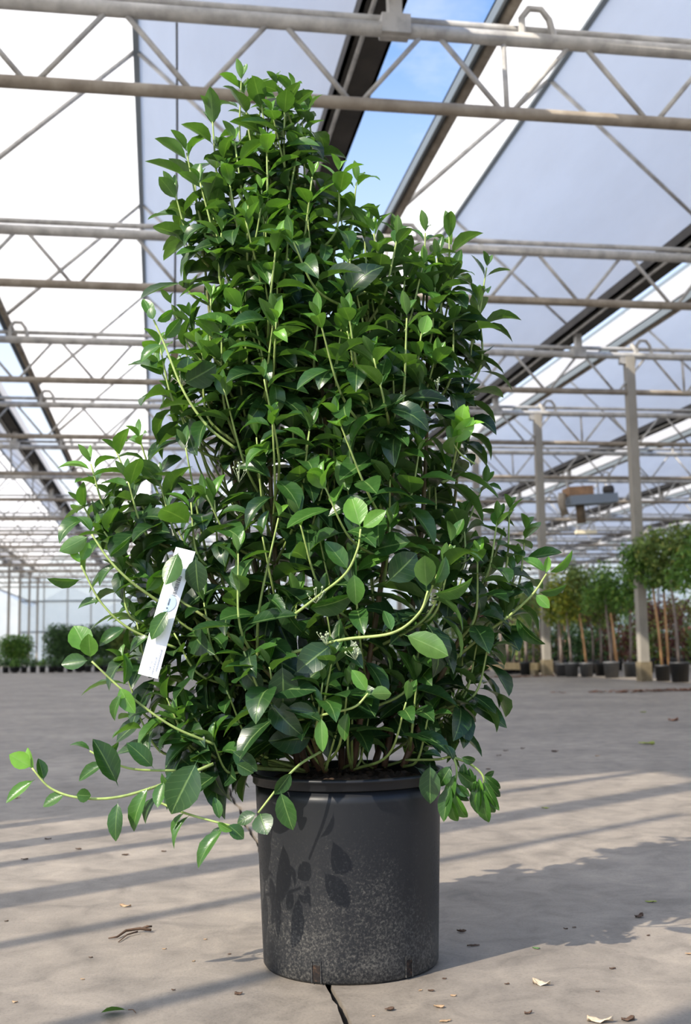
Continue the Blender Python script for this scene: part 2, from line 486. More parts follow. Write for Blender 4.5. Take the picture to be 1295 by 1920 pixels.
ceil = empty('ceiling')
tag(ceil, 'white translucent multi-bay greenhouse roof on steel lattice trusses', None, None, 'structure')
rows = [YF] + TY
pm = {}
for k in BAYS:
    xl = XL(k)
    for s, (xa, za, xb, zb) in enumerate(((xl + .04, ZE, xl + 2.0, ZR), (xl + 2.0, ZR, xl + 3.83, ZG + .06))):
        for i in range(len(rows) - 1):
            ln = round(rows[i + 1] - rows[i], 3)
            key = (s, ln)
            if key not in pm:
                b = MB()
                b.v = [(0, .002, 0), (xb - xa, .002, zb - za), (xb - xa, ln - .002, zb - za), (0, ln - .002, 0)]
                b.f = [(0, 1, 2, 3)]
                pm[key] = b.mesh('roof_panel')
            link('roof_panel', pm[key], M['panel'], ceil, (xa, rows[i], za))
    ln = YE - YF
    MB().box((xl + 1.965, YF, ZR - .07), (xl + 2.035, YE, ZR + .05)).build('ridge_bar', M['ridge'], ceil)
    # dark eaves gutter on the right side of the bay: trough with lips and a light rod
    g = MB()
    g.box((xl + 3.80, YF, ZG - .10), (xl + 4.14, YE, ZG - .07))
    g.box((xl + 3.80, YF, ZG - .10), (xl + 3.83, YE, ZG + .06))
    g.box((xl + 4.11, YF, ZG - .10), (xl + 4.14, YE, ZG - .01))
    g.build('gutter', M['dark'], ceil)
    MB().tube([(xl + 3.88, YF, ZG - .125), (xl + 3.88, YE, ZG - .125)], .02, 8).build('gutter_rod', M['steel'], ceil, True)
    # left rail: bluish angle bar with a brown pipe in front
    r = MB()
    r.box((xl - .06, YF, ZE - .15), (xl - .035, YE, ZE - .02))
    r.box((xl - .06, YF, ZE - .045), (xl + .06, YE, ZE - .02))
    r.build('eaves_rail', M['ridge'], ceil)
    MB().tube([(xl + .05, YF, ZE - .12), (xl + .05, YE, ZE - .12)], .045, 10).build('eaves_pipe', M['brownpipe'], ceil, True)
    # rafters under both slopes at every truss
    for i in range(0, len(TY) - 1):
        MB().tube([(xl + 1.97, TY[i], ZR - .05), (xl + .04, TY[i], ZE - .05)], .03, 6).build('rafter', M['steel'], ceil, True)
        MB().tube([(xl + 2.03, TY[i], ZR - .05), (xl + 3.86, TY[i], ZG + .04)], .03, 6).build('rafter', M['steel'], ceil, True)

# flaps added at the two sunny-side gutters to keep sun stripes off the floor
for k in (-2, -1):
    b = MB(); x = XL(k) + 4.12
    b.box((0, YF, 0), (.012, YE, 1.36))
    for q in range(len(b.v)):
        v = b.v[q]; b.v[q] = (x + v[0] - v[2] * .41, v[1], ZG - .02 + v[2] * .91)
    b.build('added_sun_flap', M['panel'], ceil)

# lattice trusses across the house
ZB, ZT = 4.60, 5.20
NODE0 = on_y(950, 200, TY[1]).x                 # a bottom node seen on the nearest truss
STEP = 1.165
def webs(y):
    res = []
    k0 = int((XMIN - NODE0) / STEP) - 1
    for k in range(k0, k0 + int((XMAX - XMIN) / STEP) + 2):
        xb = NODE0 + STEP * k
        xt = xb + STEP / 2
        if xb - .6 < XMIN or xt + .6 > XMAX: continue
        res.append(((xb + .03, y, ZB), (xt - .045, y, ZT)))
        res.append(((xt + .045, y, ZT), (xb + STEP - .03, y, ZB)))
        if (k % 5) == 0:
            res.append(((xb, y, ZB), (xb - .01, y, ZT)))
    return res
wm = {}
for i, y in enumerate(TY):
    tr = empty('truss', (0, y, 0)); tr.parent = ceil
    MB().tube([(XMIN, 0, ZB), (XMAX, 0, ZB)], .047, 10).build('bottom_chord', M['brownpipe'], tr, True)
    MB().tube([(XMIN, 0, ZT), (XMAX, 0, ZT)], .056, 10).build('top_chord', M['steel'], tr, True)
    MB().tube([(XMIN, .10, ZT + .14), (XMAX, .10, ZT + .14)], .032, 8).build('tie_pipe', M['steel'], tr, True)
    if 1 <= i <= 4:
        for a, b in webs(0):
            pa, pb = on_dummy = to_px(Vector((a[0], y, a[2]))), to_px(Vector((b[0], y, b[2])))
            MB().tube([a, b], .021, 6).build('web_bar', M['steel'], tr, True)
    else:
        mb = MB()
        for a, b in webs(0):
            mb.tube([a, b], .021, 5)
        o = mb.build('web_bars', M['steel'], tr, True); o['kind'] = 'stuff'
    for k in BAYS:                              # brackets carrying gutter and rail
        x = XL(k) + 4.0
        mb = MB()
        mb.box((x - .11, -.07, ZT - .05), (x + .11, .07, ZT + .10)).box((x - .05, -.05, ZT + .10), (x + .05, .05, ZG - .1))
        mb.build('gutter_bracket', M['steel'], tr)
        x = XL(k) + .10
        mb = MB()
        mb.tube([(x, 0, ZT), (x, 0, ZE - .24), (x + .06, 0, ZE - .16), (x + .16, 0, ZE - .16), (x + .22, 0, ZE - .24), (x + .26, 0, ZT)], .028, 6)
        mb.build('rail_bracket', M['steel'], tr)

# upright posts
def post(x, y, label, group, foot=True, wd=.07):
    p = empty('support_post', (x, y, 0))
    tag(p, label, 'post', group)
    MB().box((-wd, -wd, .3 if foot else 0.0), (wd, wd, ZT - .02)).build('shaft', M['post'], p)
    if foot:
        MB().box((-.092, -.092, 0), (.092, .092, .30)).build('footing', M['foot'], p)
    MB().tube([(.05, 0, ZT - .25), (.12, 0, ZT + .05), (.12, 0, ZE - .32), (.05, 0, ZE - .22)], .035, 8).build('bent_arm', M['steel'], p, True)
    MB().box((-.16, -.05, ZT - .14), (-wd, .05, ZT - .04)).build('lug', M['steel'], p)
    return p
for i in range(3, 15):
    post(7.50, TY[i], 'tall grey roof post on a square footing beside the black pots of the bushy trees' if i == 3 else 'tall grey roof post on a square footing where the edging board ends' if i == 4 else 'grey roof post further down the row behind the potted trees',
         'roof posts along the tree rows')
for i in range(4, 16):
    post(-7.15, TY[i], 'slim grey roof post along the open glasshouse side behind the low pot row', 'roof posts along the far side', False, .06)

# front posts beside the open end: they throw the thin shadow bands on the concrete
for yy, wd, hh in ((-.52, .05, 4.8), (.30, .022, 3.1), (.95, .022, 4.6), (1.42, .06, 5.3), (1.95, .03, 5.3), (2.30, .05, 5.3), (2.75, .035, 5.3)):
    o = MB().box((-2.9 - wd, yy - wd, 0), (-2.9 + wd, yy + wd, hh)).build('screen_post', M['post'])
    b = MB().box((-2.9 - wd - .04, yy - wd - .04, 0), (-2.9 + wd + .04, yy + wd + .04, .012)).build('base_plate', M['steel'], o)
    tag(o, 'plain upright steel post at the open front of the house', 'post', 'upright posts at the open front')

# end wall with glass and the side rails
wy = YE + .3
wl = empty('wall_back', (0, wy, 0)); tag(wl, 'far glazed end wall of the greenhouse', None, None, 'structure')
pane = {}
x = -8.2
while x < 34:
    for z0, z1, mt in ((.05, 1.85, 'glass'), (1.92, 3.7, 'glass'), (3.78, 5.2, 'glass')):
        key = (z0, mt)
        if key not in pane:
            b = MB(); b.box((.03, -.006, z0), (1.37, .006, z1)); pane[key] = b.mesh('pane')
        link('pane', pane[key], M[mt], wl, (x, 0, 0))
    MB().box((x - .03, -.05, 0), (x + .03, .05, 5.2)).build('mullion', M['post'], wl)
    x += 1.4
for z in (1.88, 3.74):
    MB().box((-8.2, -.06, z - .05), (34, .06, z + .05)).build('rail', M['ridge'], wl)
sw = empty('wall_left', (-7.15, 0, 0)); tag(sw, 'open left side of the greenhouse with two long rails', None, None, 'structure')
for z in (1.0, 3.6):
    MB().tube([(-.1, TY[4], z), (-.1, YE, z)], .04, 6).build('rail', M['steel'], sw)
# glazed right side of the house
wr = empty('wall_right', (XMAX + .25, 0, 0)); tag(wr, 'glazed right side wall of the greenhouse', None, None, 'structure')
for i in range(0, len(TY) - 1):
    for z0, z1 in ((.05, 1.85), (1.92, 3.7), (3.78, 5.5)):
        key = ('r', z0)
        if key not in pane:
            b = MB(); b.box((-.006, .05, z0), (.006, 4.41, z1)); pane[key] = b.mesh('pane')
        link('pane', pane[key], M['glass'], wr, (0, TY[i], 0))
    MB().box((-.06, TY[i] - .05, 0), (.06, TY[i] + .05, 5.5)).build('mullion', M['post'], wr)
for z in (1.88, 3.74):
    MB().box((-.05, TY[0], z - .04), (.05, YE, z + .04)).build('rail', M['ridge'], wr)
# neighbouring greenhouse seen through the end wall
nb = empty('neighbour_greenhouse', (0, wy + 26, 0))
tag(nb, 'pale neighbouring greenhouse with low gables behind the glazed end wall', 'greenhouse')
b = MB()
for k in range(-3, 7):
    n = len(b.v); x0 = -4 + k * 6.4
    b.v += [(x0, 0, 0), (x0 + 6.4, 0, 0), (x0 + 6.4, 0, 4.4), (x0 + 3.2, 0, 6.2), (x0, 0, 4.4), (x0, 30, 0), (x0 + 6.4, 30, 0), (x0 + 6.4, 30, 4.4), (x0 + 3.2, 30, 6.2), (x0, 30, 4.4)]
    b.f += [tuple(n + q for q in t) for t in ((0, 1, 2, 3, 4), (2, 7, 8, 3), (3, 8, 9, 4), (5, 9, 8, 7, 6))]
b.build('body', noisy('pale_cladding', [(0.3, (.50, .53, .52)), (.7, (.62, .65, .64))], .5, .6), nb)

# ------------------------------------------------------------------ background plants
def leaf_cloud(name, blobs, n, size, material, seed, parent=None, loc=None, aspect=.5):
    """a mesh of n small folded leaves filling ellipsoid blobs (cx,cy,cz,rx,ry,rz)"""
    r = np.random.default_rng(seed)
    vol = np.array([b[3] * b[4] * b[5] for b in blobs]) ** .75
    idx = r.choice(len(blobs), n, p=vol / vol.sum())
    B = np.array(blobs)[idx]
    d = r.normal(size=(n, 3)); d /= np.linalg.norm(d, axis=1)[:, None]
    rad = r.random(n) ** .42
    c = B[:, :3] + d * B[:, 3:6] * rad[:, None]
    ax = r.normal(size=(n, 3)) + d * .6 + np.array([0, 0, -.25]); ax /= np.linalg.norm(ax, axis=1)[:, None]
    up = r.normal(size=(n, 3)) * .7 + np.array([0, 0, 1.0])
    sd = np.cross(ax, up); sd /= np.linalg.norm(sd, axis=1)[:, None] + 1e-9
    nn = np.cross(sd, ax)
    s = size * (.65 + .7 * r.random(n))[:, None]
    w_ = s * aspect * .5
    v = np.stack([c - ax * s * .5, c + sd * w_ + nn * w_ * .35, c + ax * s * .5, c - sd * w_ + nn * w_ * .35], 1).reshape(-1, 3)
    m = bpy.data.meshes.new(name)
    fi = np.arange(n)[:, None] * 4
    faces = np.concatenate([fi + np.array([0, 1, 2]), fi + np.array([0, 2, 3])], 1).reshape(-1, 3)
    m.from_pydata(v.tolist(), [], faces.tolist())
    a = m.attributes.new('tone', 'FLOAT', 'POINT')
    a.data.foreach_set('value', np.repeat(np.clip(r.beta(1.6, 2.6, n), 0, 1), 4))
    m.update()
    return link(name, m, M[material], parent, loc)

def bg_pot(parent, rad, h, m_):
    p = MB().lathe([(0, 0.004), (rad * .80, 0.004), (rad * .82, 0), (rad * .97, h - .03), (rad * 1.0, h - .03), (rad * 1.0, h), (rad * .93, h), (rad * .9, h - .03), (0, h - .03)], 20).build('pot', M[m_], parent, True)
    return p

def std_tree(px, py, crown_px, cm, seed, trunk='bark', lean=(0, 0), pot='bgpot', prad=.128, label='', group=None, stake=None, nleaf=900, cw=.42, y=None):
    """a young standard tree in a pot: foot at the pixel on the floor, crown between two pixel heights"""
    p = on_z(px, py)
    if y is not None:
        q = ray(px, py); p = Vector((q.x / q.y * y, y, 0))
    t = empty('potted_tree', p)
    tag(t, label, 'tree', group)
    bg_pot(t, prad, prad * 2.0, pot)
    d = (p - CAM).dot(FW)
    hor = 1214 - (px - 647) * .018
    z0 = CAMH + (hor - crown_px[1]) / F * d
    z1 = CAMH + (hor - crown_px[0]) / F * d
    hp = prad * 1.9
    MB().tube([(0, 0, hp - .03), (lean[0] * .5 + .01, 0, (hp + z0) / 2), (lean[0], lean[1], z0 + .1), (lean[0], lean[1], (z0 + z1) / 2)], [.024, .02, .018, .012], 6).build('trunk', M[trunk], t, True)
    if stake is not None:
        MB().tube([(stake[0], -.03, hp - .05), (stake[1], -.03, z0 + .15)], [.02, .018], 6).build('stake', M['stake'], t, True)
    r = random.Random(seed)
    blobs = []
    for q in range(9):
        blobs.append((lean[0] + r.uniform(-.55, .55) * cw, lean[1] + r.uniform(-.5, .5) * cw, z0 + (z1 - z0) * r.uniform(.25, .8), cw * r.uniform(.4, .65), cw * r.uniform(.4, .6), (z1 - z0) * r.uniform(.22, .36)))
    leaf_cloud('crown', blobs, nleaf, .085, cm, seed, t)
    return t

G1 = 'standard trees in the front row along the posts'
# front row between and beside the two near posts
std_tree(1072, 1269, (1060, 1170), 'cr_yellow', 1, lean=(-.05, 0), label='young tree with yellow-flecked crown and grey trunk in a grey pot between the posts', nleaf=1300)
std_tree(1100, 1269, (1050, 1150), 'cr_olive', 2, trunk='stake', lean=(-.10, 0), label='young tree with leaning orange trunk and olive crown between the posts', nleaf=1100)
std_tree(1147, 1271, (1055, 1165), 'cr_green', 3, lean=(-.05, 0), stake=(.10, .02), label='young tree with drooping green crown tied to an orange stake', nleaf=1500, cw=.46, prad=.14)
std_tree(1183, 1269, (1055, 1160), 'cr_green', 4, lean=(.02, 0), label='young tree with fresh green crown in a grey pot next to the nearest post', nleaf=1300)
std_tree(1243, 1277, (1005, 1115), 'cr_green', 5, trunk='stake', lean=(-.09, 0), pot='bgpot2', prad=.125, stake=(.09, .07), label='bushy tree in a black pot with two orange stems just past the nearest post', nleaf=1900, cw=.50)
std_tree(1275, 1279, (985, 1110), 'cr_olive', 6, lean=(-.06, 0), pot='bgpot2', prad=.15, label='large bushy olive-green tree with grey trunk in a wide black pot', nleaf=2200, cw=.58)
std_tree(1318, 1281, (990, 1115), 'cr_green', 7, pot='bgpot2', prad=.15, label='bushy green tree in a black pot at the end of the front row', nleaf=1600, cw=.55)
std_tree(1053, 1268, (1085, 1180), 'cr_yellow', 8, lean=(-.02, 0), label='small tree with golden crown beside the second post footing', nleaf=900, cw=.34, prad=.12)
std_tree(1127, 1267, (1075, 1185), 'cr_olive', 9, lean=(.02, 0), label='slim tree with thin olive crown squeezed between two wider pots', nleaf=800, cw=.34, prad=.12, pot='bgpot2')
# rows behind
r = random.Random(3)
for row, (yy, n, x0, x1) in enumerate(((21.6, 9, 7.3, 12.2), (25.5, 13, 6.4, 13.6), (30.5, 16, 6.2, 17.0), (37, 16, 6.0, 20.0))):
    for k in range(n):
        X = x0 + (x1 - x0) * (k + r.uniform(-.2, .2)) / (n - 1)
        px, py = to_px(Vector((X, yy, 0)))
        hgt = r.uniform(1.5, 2.1) if row else r.uniform(1.5, 1.9)
        top = to_px(Vector((X, yy, hgt)))[1]
        bot = to_px(Vector((X, yy, hgt * (.36 if row > 1 else .48))))[1]
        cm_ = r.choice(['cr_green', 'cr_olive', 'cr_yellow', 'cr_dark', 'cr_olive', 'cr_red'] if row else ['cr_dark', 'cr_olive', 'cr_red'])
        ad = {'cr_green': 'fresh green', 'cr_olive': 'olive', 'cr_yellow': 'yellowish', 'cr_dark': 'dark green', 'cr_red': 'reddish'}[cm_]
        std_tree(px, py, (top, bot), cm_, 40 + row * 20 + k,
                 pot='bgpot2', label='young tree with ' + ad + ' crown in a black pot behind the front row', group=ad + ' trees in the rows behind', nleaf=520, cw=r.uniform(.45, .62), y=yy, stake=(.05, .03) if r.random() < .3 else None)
for row, (yy, n, x0, x1) in enumerate(((23.6, 8, 8.0, 12.6), (28.5, 12, 6.3, 15.0), (34, 14, 6.0, 18.0), (41, 16, 5.6, 22.0))):
    for k in range(n):
        X = x0 + (x1 - x0) * k / (n - 1)
        t = empty('low_shrub', (X, yy, 0)); hh = r.uniform(.85, 1.15) + .05 * row
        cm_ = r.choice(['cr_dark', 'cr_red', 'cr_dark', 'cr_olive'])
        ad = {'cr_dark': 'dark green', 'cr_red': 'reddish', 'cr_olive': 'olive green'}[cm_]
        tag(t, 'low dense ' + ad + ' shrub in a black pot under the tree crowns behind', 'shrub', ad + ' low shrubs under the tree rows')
        bg_pot(t, .16, .26, 'bgpot2')
        MB().tube([(0, 0, .2), (0, 0, .5)], .02, 6).build('stem', M['bark'], t)
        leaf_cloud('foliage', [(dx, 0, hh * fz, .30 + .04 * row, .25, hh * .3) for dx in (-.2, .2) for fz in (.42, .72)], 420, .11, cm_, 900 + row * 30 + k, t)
# thin stems behind the edging board, left of the second post
for k in range(8):
    px = 938 + 12.5 * k + r.uniform(-2, 2)
    yy = 22.6 + r.uniform(0, .5)
    p = ray(px, 1250); p = Vector((p.x / p.y * yy, yy, 0))
    t = empty('potted_sapling', p)
    tag(t, 'thin pinkish-stemmed sapling in a low black pot behind the wooden edging board', 'sapling', 'saplings behind the edging board')
    bg_pot(t, .11, .2, 'bgpot2')
    MB().tube([(0, 0, .17), (.01, 0, .7), (r.uniform(-.05, .05), 0, 1.25)], [.028, .024, .014], 6).build('trunk', M['bark'], t, True)
    leaf_cloud('crown', [(r.uniform(-.1, .1), 0, 1.35 + .1 * j, .26, .26, .24) for j in range(3)], 260, .08, r.choice(['cr_olive', 'cr_yellow', 'cr_dark', 'cr_red']), 300 + k, t)
# wooden edging board on short blocks
a, b_ = on_z(870, 1262), on_z(1010, 1266)
eb = empty('edging_board', (a + b_) / 2)
tag(eb, 'low yellowish wooden edging board on the floor by the second roof post', 'board')
hl = (b_ - a).length / 2
eb.rotation_euler.z = math.atan2(b_.y - a.y, b_.x - a.x)
MB().box((-hl, -.03, .10), (hl, .03, .24)).build('plank', M['wood'], eb)
for s in (-.9, 0, .9):
    MB().box((s * hl - .08, -.05, 0), (s * hl + .08, .05, .10)).build('block', M['foot'], eb)

# rust-brown leaf drift on the floor by the edging
def drift(name, cx, cy, rx, ry, n, seed, label):
    r_ = random.Random(seed); p = on_z(cx, cy); mb = MB()
    for _ in range(n):
        x = r_.gauss(0, rx); y = r_.gauss(0, ry); s = r_.uniform(.03, .06); a_ = r_.uniform(0, 6.28); z = r_.uniform(.003, .02)
        q = len(mb.v)
        for (u, v_, w_) in ((-s, 0, 0), (0, s * .45, .012), (s, 0, .004), (0, -s * .45, .01)):
            mb.v.append((x + u * math.cos(a_) - v_ * math.sin(a_), y + u * math.sin(a_) + v_ * math.cos(a_), z + w_))
        mb.f += [(q, q + 1, q + 2), (q, q + 2, q + 3)]
    o = mb.build(name, M['rust'], None, False, p)
    tag(o, label, 'leaf litter', None, 'stuff')
M['rust'] = noisy('rust_leaf', [(0.3, (.13, .055, .03)), (0.7, (.32, .14, .07))], 6, .8)
drift('leaf_litter', 968, 1270, .35, .12, 160, 1, 'rust-brown leaf litter on the floor in front of the edging board')
drift('leaf_litter', 1255, 1296, .6, .12, 200, 2, 'rust-brown leaf litter on the floor in front of the black pots')

# hanging heater under the roof, between the posts
h = empty('hanging_heater', on_y(1105, 935, TY[5]))
tag(h, 'grey hanging heater trough with an orange-brown box under the roof between the posts', 'heater')
hs = TY[5] / F
MB().box((-48 * hs, -.3, -12 * hs), (50 * hs, .3, 6 * hs)).build('trough', mat('heater_grey', (.22, .26, .31), .5, .3), h)
MB().box((-48 * hs, -.25, 6 * hs), (2 * hs, .25, 24 * hs)).build('burner_box', noisy('burner_box', [(.3, (.16, .10, .06)), (.7, (.45, .26, .14))], 5, .8), h)
MB().lathe([(0, -48 * hs), (9 * hs, -48 * hs), (9 * hs, -12 * hs), (0, -12 * hs)], 16, (-22 * hs, 0, 0)).build('flue', noisy('flue_brown', [(.3, (.10, .075, .05)), (.7, (.22, .16, .10))], 5, .8), h, True)
h.rotation_euler.y = -.07
MB().lathe([(0, -8 * hs), (10 * hs, -8 * hs), (12 * hs, 0), (10 * hs, 8 * hs), (0, 8 * hs)], 14, (38 * hs, -.1, 14 * hs)).build('fan', M['dark'], h, True)
MB().tube([(-56 * hs, 0, 14 * hs), (-60 * hs, 0, -6 * hs), (-54 * hs, 0, -30 * hs)], .10, 8).build('elbow_pipe', M['brownpipe'], h, True)
for s in (-44, 20, 46):
    MB().tube([(s * hs, 0, 4 * hs), (s * hs, 0, ZB - h.location.z)], .02, 6).build('hanger', M['steel'], h)
lp = on_y(1098, 998, TY[7])
o = empty('strip_lamp', lp); tag(o, 'small cream strip lamp hung far down the house', 'lamp')
MB().box((-.35, -.08, -.05), (.35, .08, .06)).build('housing', mat('lamp_cream', (.75, .68, .5), .6), o)
for s in (-.3, .3):
    MB().tube([(s, 0, .06), (s, 0, ZB - lp.z)], .012, 5).build('hanger', M['steel'], o)
# thin hanging cable left of the shrub with its small brown weight
o = empty('hanging_cable', on_y(330, 250, TY[1] + .9)); tag(o, 'thin dark cable hanging from the roof beside the shrub top', 'cable')
z = o.location.z
MB().tube([(0, 0, ZR - z - .4), (.01, .05, 0), (.0, .4, -.9), (0, .8, -1.6)], .009, 6).build('wire', M['dark'], o, True)
MB().box((-.035, .765, -1.80), (.035, .835, -1.58)).build('weight', M['foot'], o)

# low pots and shrubs on the far left
r = random.Random(8)
pots = []
k = 0
px = -24
while px < 300:
    p = on_z(px, 1262 - 0.012 * px)
    t = empty('low_pot_plant', p)
    tag(t, 'low dark green plant in a small black pot in the long row on the concrete', 'plant', 'small pots in the far left row')
    bg_pot(t, .105, .19, 'bgpot2')
    leaf_cloud('foliage', [(0, 0, .27, .17, .16, .14), (.06, .05, .33, .12, .12, .12)], 260, .07, 'cr_dark' if k % 3 else 'cr_green', 500 + k, t)
    px += 17.2; k += 1
for cx, y_, wd, hh, mt_, lab in ((28, 40, .9, 1.25, 'cr_green', 'loose green shrub behind the small pots at the open side'), (110, 38, .75, 1.55, 'cr_dark', 'dark clipped shrub block behind the small pots, beside the side posts'),
                           (150, 38, .75, 1.5, 'cr_dark', 'dark clipped shrub block in the middle of the hedge behind the pots'), (190, 38, .75, 1.5, 'cr_dark', 'dark clipped shrub block behind the pots with a brownish neighbour'),
                           (228, 38, .7, 1.45, 'cr_olive', 'brownish olive shrub at the end of the hedge behind the pots'), (275, 38, .7, 1.4, 'cr_dark', 'dark shrub block half hidden behind the white hanging tag')):
    q = ray(cx, 1250); p = Vector((q.x / q.y * y_, y_, 0))
    t = empty('potted_shrub_block', p); tag(t, lab, 'shrub')
    bg_pot(t, .2, .3, 'bgpot2')
    MB().tube([(0, 0, .25), (0, 0, .8)], .03, 6).build('stem', M['bark'], t)
    leaf_cloud('foliage', [(dx, 0, hh * fz, wd * .45, .4, hh * .24) for dx in (-.3 * wd, 0, .3 * wd) for fz in (.38, .6, .78)], 4200, .09, mt_, 700 + cx, t)

# ------------------------------------------------------------------ the shrub: pot
shrub = empty('potted_shrub', POT)
tag(shrub, 'large bushy evergreen shrub with glossy leaves in a speckled black plastic pot', 'shrub')
RB, RTP, HP = 0.169, 0.186, 0.362
prof = [(0, .008), (.150, .008), (.152, .0), (RB - .004, .0), (RB, .006)]
for q in range(1, 13):
    z = .006 + (HP - .022) * q / 12
    prof.append((RB + (RTP - .004 - RB) * q / 12, z))
prof += [(RTP - .011, HP - .045), (RTP - .011, HP - .06), (RB - .004, .02), (0, .02)]
rings = 96
b = MB().lathe(prof, rings)
pot = b.build('pot', M['pot'], shrub, True)
# lower slots: cut by leaving a recessed dark inset
rim = MB().lathe([(RTP - .008, HP - .022), (RTP - .001, HP - .021), (RTP + .001, HP - .019), (RTP + .001, HP - .007), (RTP + .004, HP - .006), (RTP + .005, HP - .003), (RTP + .003, HP), (RTP - .004, HP), (RTP - .008, HP - .003), (RTP - .011, HP - .06)], rings).build('rim', M['pot'], shrub, True)
def slot(px, py0, py1, wpx):
    c = on_slot = None
    # find the wall point under the pixel
    for z in [i * .001 for i in range(4, 80)]:
        pass
    r_ = ray(px, (py0 + py1) / 2)
    rad = RB + .0015
    o = CAM - POT
    A = r_.x ** 2 + r_.y ** 2; B = 2 * (o.x * r_.x + o.y * r_.y); Cc = o.x ** 2 + o.y ** 2 - rad ** 2
    t_ = (-B - math.sqrt(B * B - 4 * A * Cc)) / (2 * A)
    p = o + r_ * t_
    a0 = math.atan2(p.y, p.x)
    hh = (py1 - py0) / 950 * .5
    wa = wpx / 950 / rad * .5
    mb = MB()
    n = 5
    # hole floor with dark recess and soil inside: frame lip, side walls, back
    inner, outer = rad - .004, rad + .0012
    for z in (p.z - hh, p.z + hh):
        for k in range(n):
            a = a0 - wa + 2 * wa * k / (n - 1)
            mb.v.append((math.cos(a) * (rad - .0005), math.sin(a) * (rad - .0005), z))
    for k in range(n - 1):
        mb.f.append((k, k + 1, n + k + 1, n + k))
    s = mb.build('drainage_slot', M['hole'], pot)
    s['label'] = 'dark drainage slot with earth behind it'
    lip = MB()
    for (aa, ab, za, zb) in ((a0 - wa * 1.22, a0 - wa, p.z - hh * 1.1, p.z + hh * 1.1), (a0 + wa, a0 + wa * 1.22, p.z - hh * 1.1, p.z + hh * 1.1), (a0 - wa, a0 + wa, p.z + hh, p.z + hh * 1.12)):
        q = len(lip.v)
        for rr in (rad - .002, outer):
            for a in (aa, ab):
                for z in (za, zb):
                    lip.v.append((math.cos(a) * rr, math.sin(a) * rr, z))
        for t in ((0, 1, 3, 2), (4, 6, 7, 5), (0, 4, 5, 1), (2, 3, 7, 6), (0, 2, 6, 4), (1, 5, 7, 3)):
            lip.f.append(tuple(q + i for i in t))
    lip.build('slot_lip', M['pot'], pot)
M['hole'] = noisy('slot_earth', [(0.35, (.004, .003, .003)), (0.55, (.02, .012, .008)), (0.72, (.10, .055, .03))], 120, .95)
slot(593, 1806, 1839, 15)
slot(767, 1796, 1828, 13)

# soil, lumpy
n = 24
sv = []; sf = []
for i in range(n + 1):
    rr = (RTP - .013) * i / n
    for k in range(48):
        a = 2 * math.pi * k / 48
        sv.append((rr * math.cos(a), rr * math.sin(a), HP - .022 + (rnd.uniform(-.008, .010) if 0 < i < n else 0) + .012 * (1 - i / n)))
for i in range(n):
    for k in range(48):
        sf.append((i * 48 + k, i * 48 + (k + 1) % 48, (i + 1) * 48 + (k + 1) % 48, (i + 1) * 48 + k))
b = MB(); b.v = sv; b.f = sf
b.build('soil', M['soil'], shrub, True)

# ------------------------------------------------------------------ the shrub: leaves
ROWS = [(-.14, .016), (0.0, .03), (.13, .54), (.32, .92), (.54, 1.0), (.74, .78), (.90, .38), (1.0, 0.0)]
COLS = [-1, -.5, 0, .5, 1]
SHAPES = [(.54, .55, .42), (.50, .95, .38), (.58, .2, .32), (.48, 1.35, .50), (.62, .45, .20), (.48, -.2, .42), (.54, 1.6, .40), (.46, .75, .60)]   # width, bend, fold
def leaf_geom(si):
    W, bend, fold = SHAPES[si]
    v = []; uv = []; f = []
    idx = []
    rg = random.Random(si * 7 + 1)
    # centreline bends downwards towards the tip
    pts = []
    x = z = 0.0
    prev = None
    for t, wv in ROWS:
        if prev is not None:
            ang = -bend * max(0.0, (t + prev) / 2 - .05) ** 1.2 + (.18 if t < .05 else 0)
            x += (t - prev) * math.cos(ang); z += (t - prev) * math.sin(ang)
        pts.append((x, z)); prev = t
    for i, (t, wv) in enumerate(ROWS):
        row = []
        cx, cz = pts[i]
        for c in COLS:
            if i in (0, len(ROWS) - 1) and c != 0:
                row.append(None); continue
            hw = wv * W * .5
            y = c * hw
            zz = cz + abs(c) ** 1.3 * hw * fold + (rg.uniform(-.012, .012) if abs(c) == 1 else 0)
            row.append(len(v)); v.append((cx, y * math.cos(fold * .5), zz)); uv.append((max(t, 0), c))
        if row[0] is None:
            row = [row[2]] * 5
        idx.append(row)
    for i in range(len(ROWS) - 1):
        for j in range(4):
            q = [idx[i][j], idx[i + 1][j], idx[i + 1][j + 1], idx[i][j + 1]]
            u = []
            for k in q:
                if k not in u: u.append(k)
            if len(u) >= 3: f.append(tuple(u))
    return v, uv, f
GEO = [leaf_geom(i) for i in range(len(SHAPES))]
TONES = [0.0, .08, .16, .26, .36, .48, .62, .78, .95]
LM = {}
def leaf_mesh(si, ti):
    if (si, ti) not in LM:
        v, uv, f = GEO[si]
        m = bpy.data.meshes.new('leaf')
        m.from_pydata(v, [], f)
        u = m.uv_layers.new(name='UVMap')
        u.data.foreach_set('uv', [c for p in m.polygons for vi in p.vertices for c in uv[vi]])
        a = m.attributes.new('tone', 'FLOAT', 'POINT')
        a.data.foreach_set('value', [TONES[ti]] * len(v))
        m.polygons.foreach_set('use_smooth', [True] * len(m.polygons))
        m.materials.append(M['leaf'])
        m.update()
        LM[(si, ti)] = m
    return LM[(si, ti)]
LEAVES = []     # (matrix, shape, tone index)
def tone_i(t):
    return min(range(len(TONES)), key=lambda i: abs(TONES[i] - t))
def add_leaf(base, d, nrm, ln, shape, tone, wid=1.0):
    d = d.normalized()
    nrm = (nrm - d * nrm.dot(d))
    if nrm.length < 1e-4: nrm = d.orthogonal()
    nrm.normalize()
    s = nrm.cross(d)
    m = Matrix((d * ln, s * ln * wid, nrm * ln)).transposed().to_4x4()
    m.translation = base
    LEAVES.append((m, shape, tone_i(tone + rnd.uniform(-.05, .05))))

